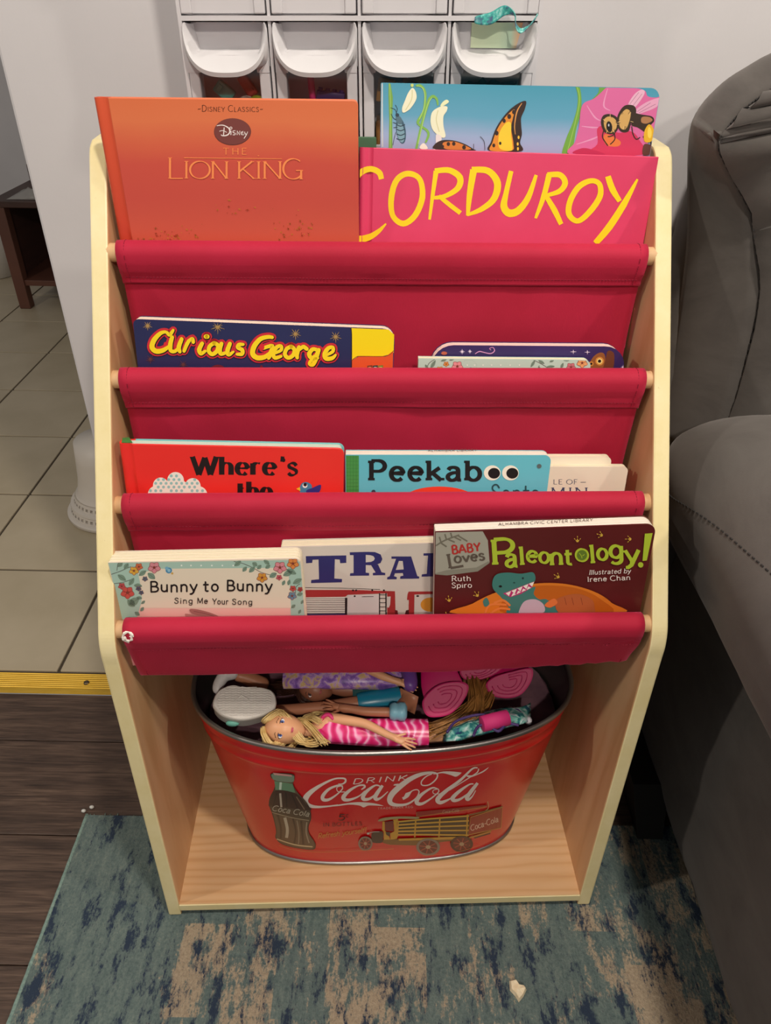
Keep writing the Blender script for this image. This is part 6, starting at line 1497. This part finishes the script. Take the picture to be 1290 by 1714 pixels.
bag.grid(rows); o = bag.build('plastic_bag', mat('grey_film',(150,146,142),.3), None, True); mod(o, 'SOLIDIFY', thickness=.001, offset=1); tag(o, 'crumpled grey plastic bag lying on the walnut stand', 'bag')
# white slotted plastic drum standing on the tiles
dr = empty('slotted_drum', mw=Matrix.Translation((-.700,1.568,0)) @ Matrix.Scale(.60,4)); tag(dr, 'round white plastic drum with rows of small slots behind the wall corner', 'drum')
M_DR = mat('offwhite_plastic', (206,198,188), .45)
OCX, OCY = -.578, 1.520
def slotted_ring(low, wall, name, nn):
    b = MB(); b.lathe(low, (0,0,0), 96); nc = nn*2; V = []; Fc = []
    for r_, z_ in wall:
        for k in range(nc):
            a_ = 2*PI*(k-.5)/nc; V.append((r_*math.cos(a_), r_*math.sin(a_), z_))
    for i in range(len(wall)-1):
        for k in range(nc):
            if i == 1 and k % 2 == 0: continue          # an open slot
            Fc.append((i*nc+k, i*nc+(k+1) % nc, (i+1)*nc+(k+1) % nc, (i+1)*nc+k))
    b.add(V, Fc); autosmooth(b.build(name, M_DR, dr, True), 45)
slotted_ring([(.140,.0005),(.196,.001),(.203,.008),(.203,.020),(.198,.024),(.186,.026)], [(.186,.026),(.1842,.034),(.1800,.046),(.178,.052)], 'base_flange', 48)
slotted_ring([(.140,.052),(.178,.052),(.182,.058),(.180,.066),(.166,.070)], [(.166,.070),(.1640,.077),(.1595,.089),(.156,.100)], 'middle_flange', 44)
MB().lathe([(.110,.100),(.156,.100),(.152,.105),(.140,.120),(.128,.18),(.120,.26),(.112,.34),(.02,.345)],(0,0,0),64).build('body', M_DR, dr, True)
for r_, z_, nn in ((.1820,.040,48),(.1617,.083,44)):
    first = None; hw_ = r_*math.tan(PI/nn/2)
    for k in range(nn):
        a_ = 2*PI*k/nn
        if not (1.6 < a_ < 5.2): continue
        if first is None:
            b = MB(); w_, d_ = hw_*1.0, .011
            b.add([(-w_,0,-.0062),(w_,0,-.0062),(w_,0,.0062),(-w_,0,.0062),(-w_*.92,d_,-.0062),(w_*.92,d_,-.0062),(w_*.92,d_,.0062),(-w_*.92,d_,.0062)], [(4,7,6,5),(0,4,5,1),(1,5,6,2),(2,6,7,3),(3,7,4,0)])
            s_ = first = b.build('slot', M_DR, dr)
        else: s_ = first.copy(); COL.objects.link(s_)
        s_.location = (r_*math.cos(a_), r_*math.sin(a_), z_); s_.rotation_euler = (0,0,a_+PI/2)
# white cabinet foot at the far end
wc = empty('white_bin', loc=(-1.86,3.45,0)); tag(wc, 'narrow white waste bin standing behind the walnut stand', 'bin')
MB().lathe([(.085,.0003),(.095,.003),(.105,.25),(.100,.252),(.09,.01)],(0,0,0),32).build('body', mat('white_enamel',(212,206,198),.4), wc, True); MB().tube([(.104*math.cos(t),.104*math.sin(t),.252) for t in np.linspace(0,2*PI,33)[:-1]],.004,8,0,True).build('rim', mat('white_enamel',(212,206,198),.4), wc, True)
# scrap on the rug
c_ = atz(866,1658,.008); b = MB(); rows = []
out = [(852,1642),(862,1640),(868,1650),(878,1651),(881,1657),(876,1668),(868,1678),(862,1668),(853,1658)]
rg_ = [atz(x,y,.0065) for x,y in out]; top_ = [c_+(p-c_)*.82+Vector((0,0,.005+.003*((i*37) % 5)/5)) for i,p in enumerate(rg_)]; n_ = len(rg_)
b.add(rg_+top_+[c_+Vector((.001,.001,.0062))], [(i,(i+1)%n_,n_+(i+1)%n_,n_+i) for i in range(n_)]+[(n_+i,n_+(i+1)%n_,2*n_) for i in range(n_)]+[tuple(range(n_-1,-1,-1))])
o = b.build('cracker_crumb', noisy_mat('pale_crumb',(226,204,164),(240,226,196),200,.9)); recalc(o); tag(o, 'pale torn crumb of cracker lying on the rug', 'crumb')
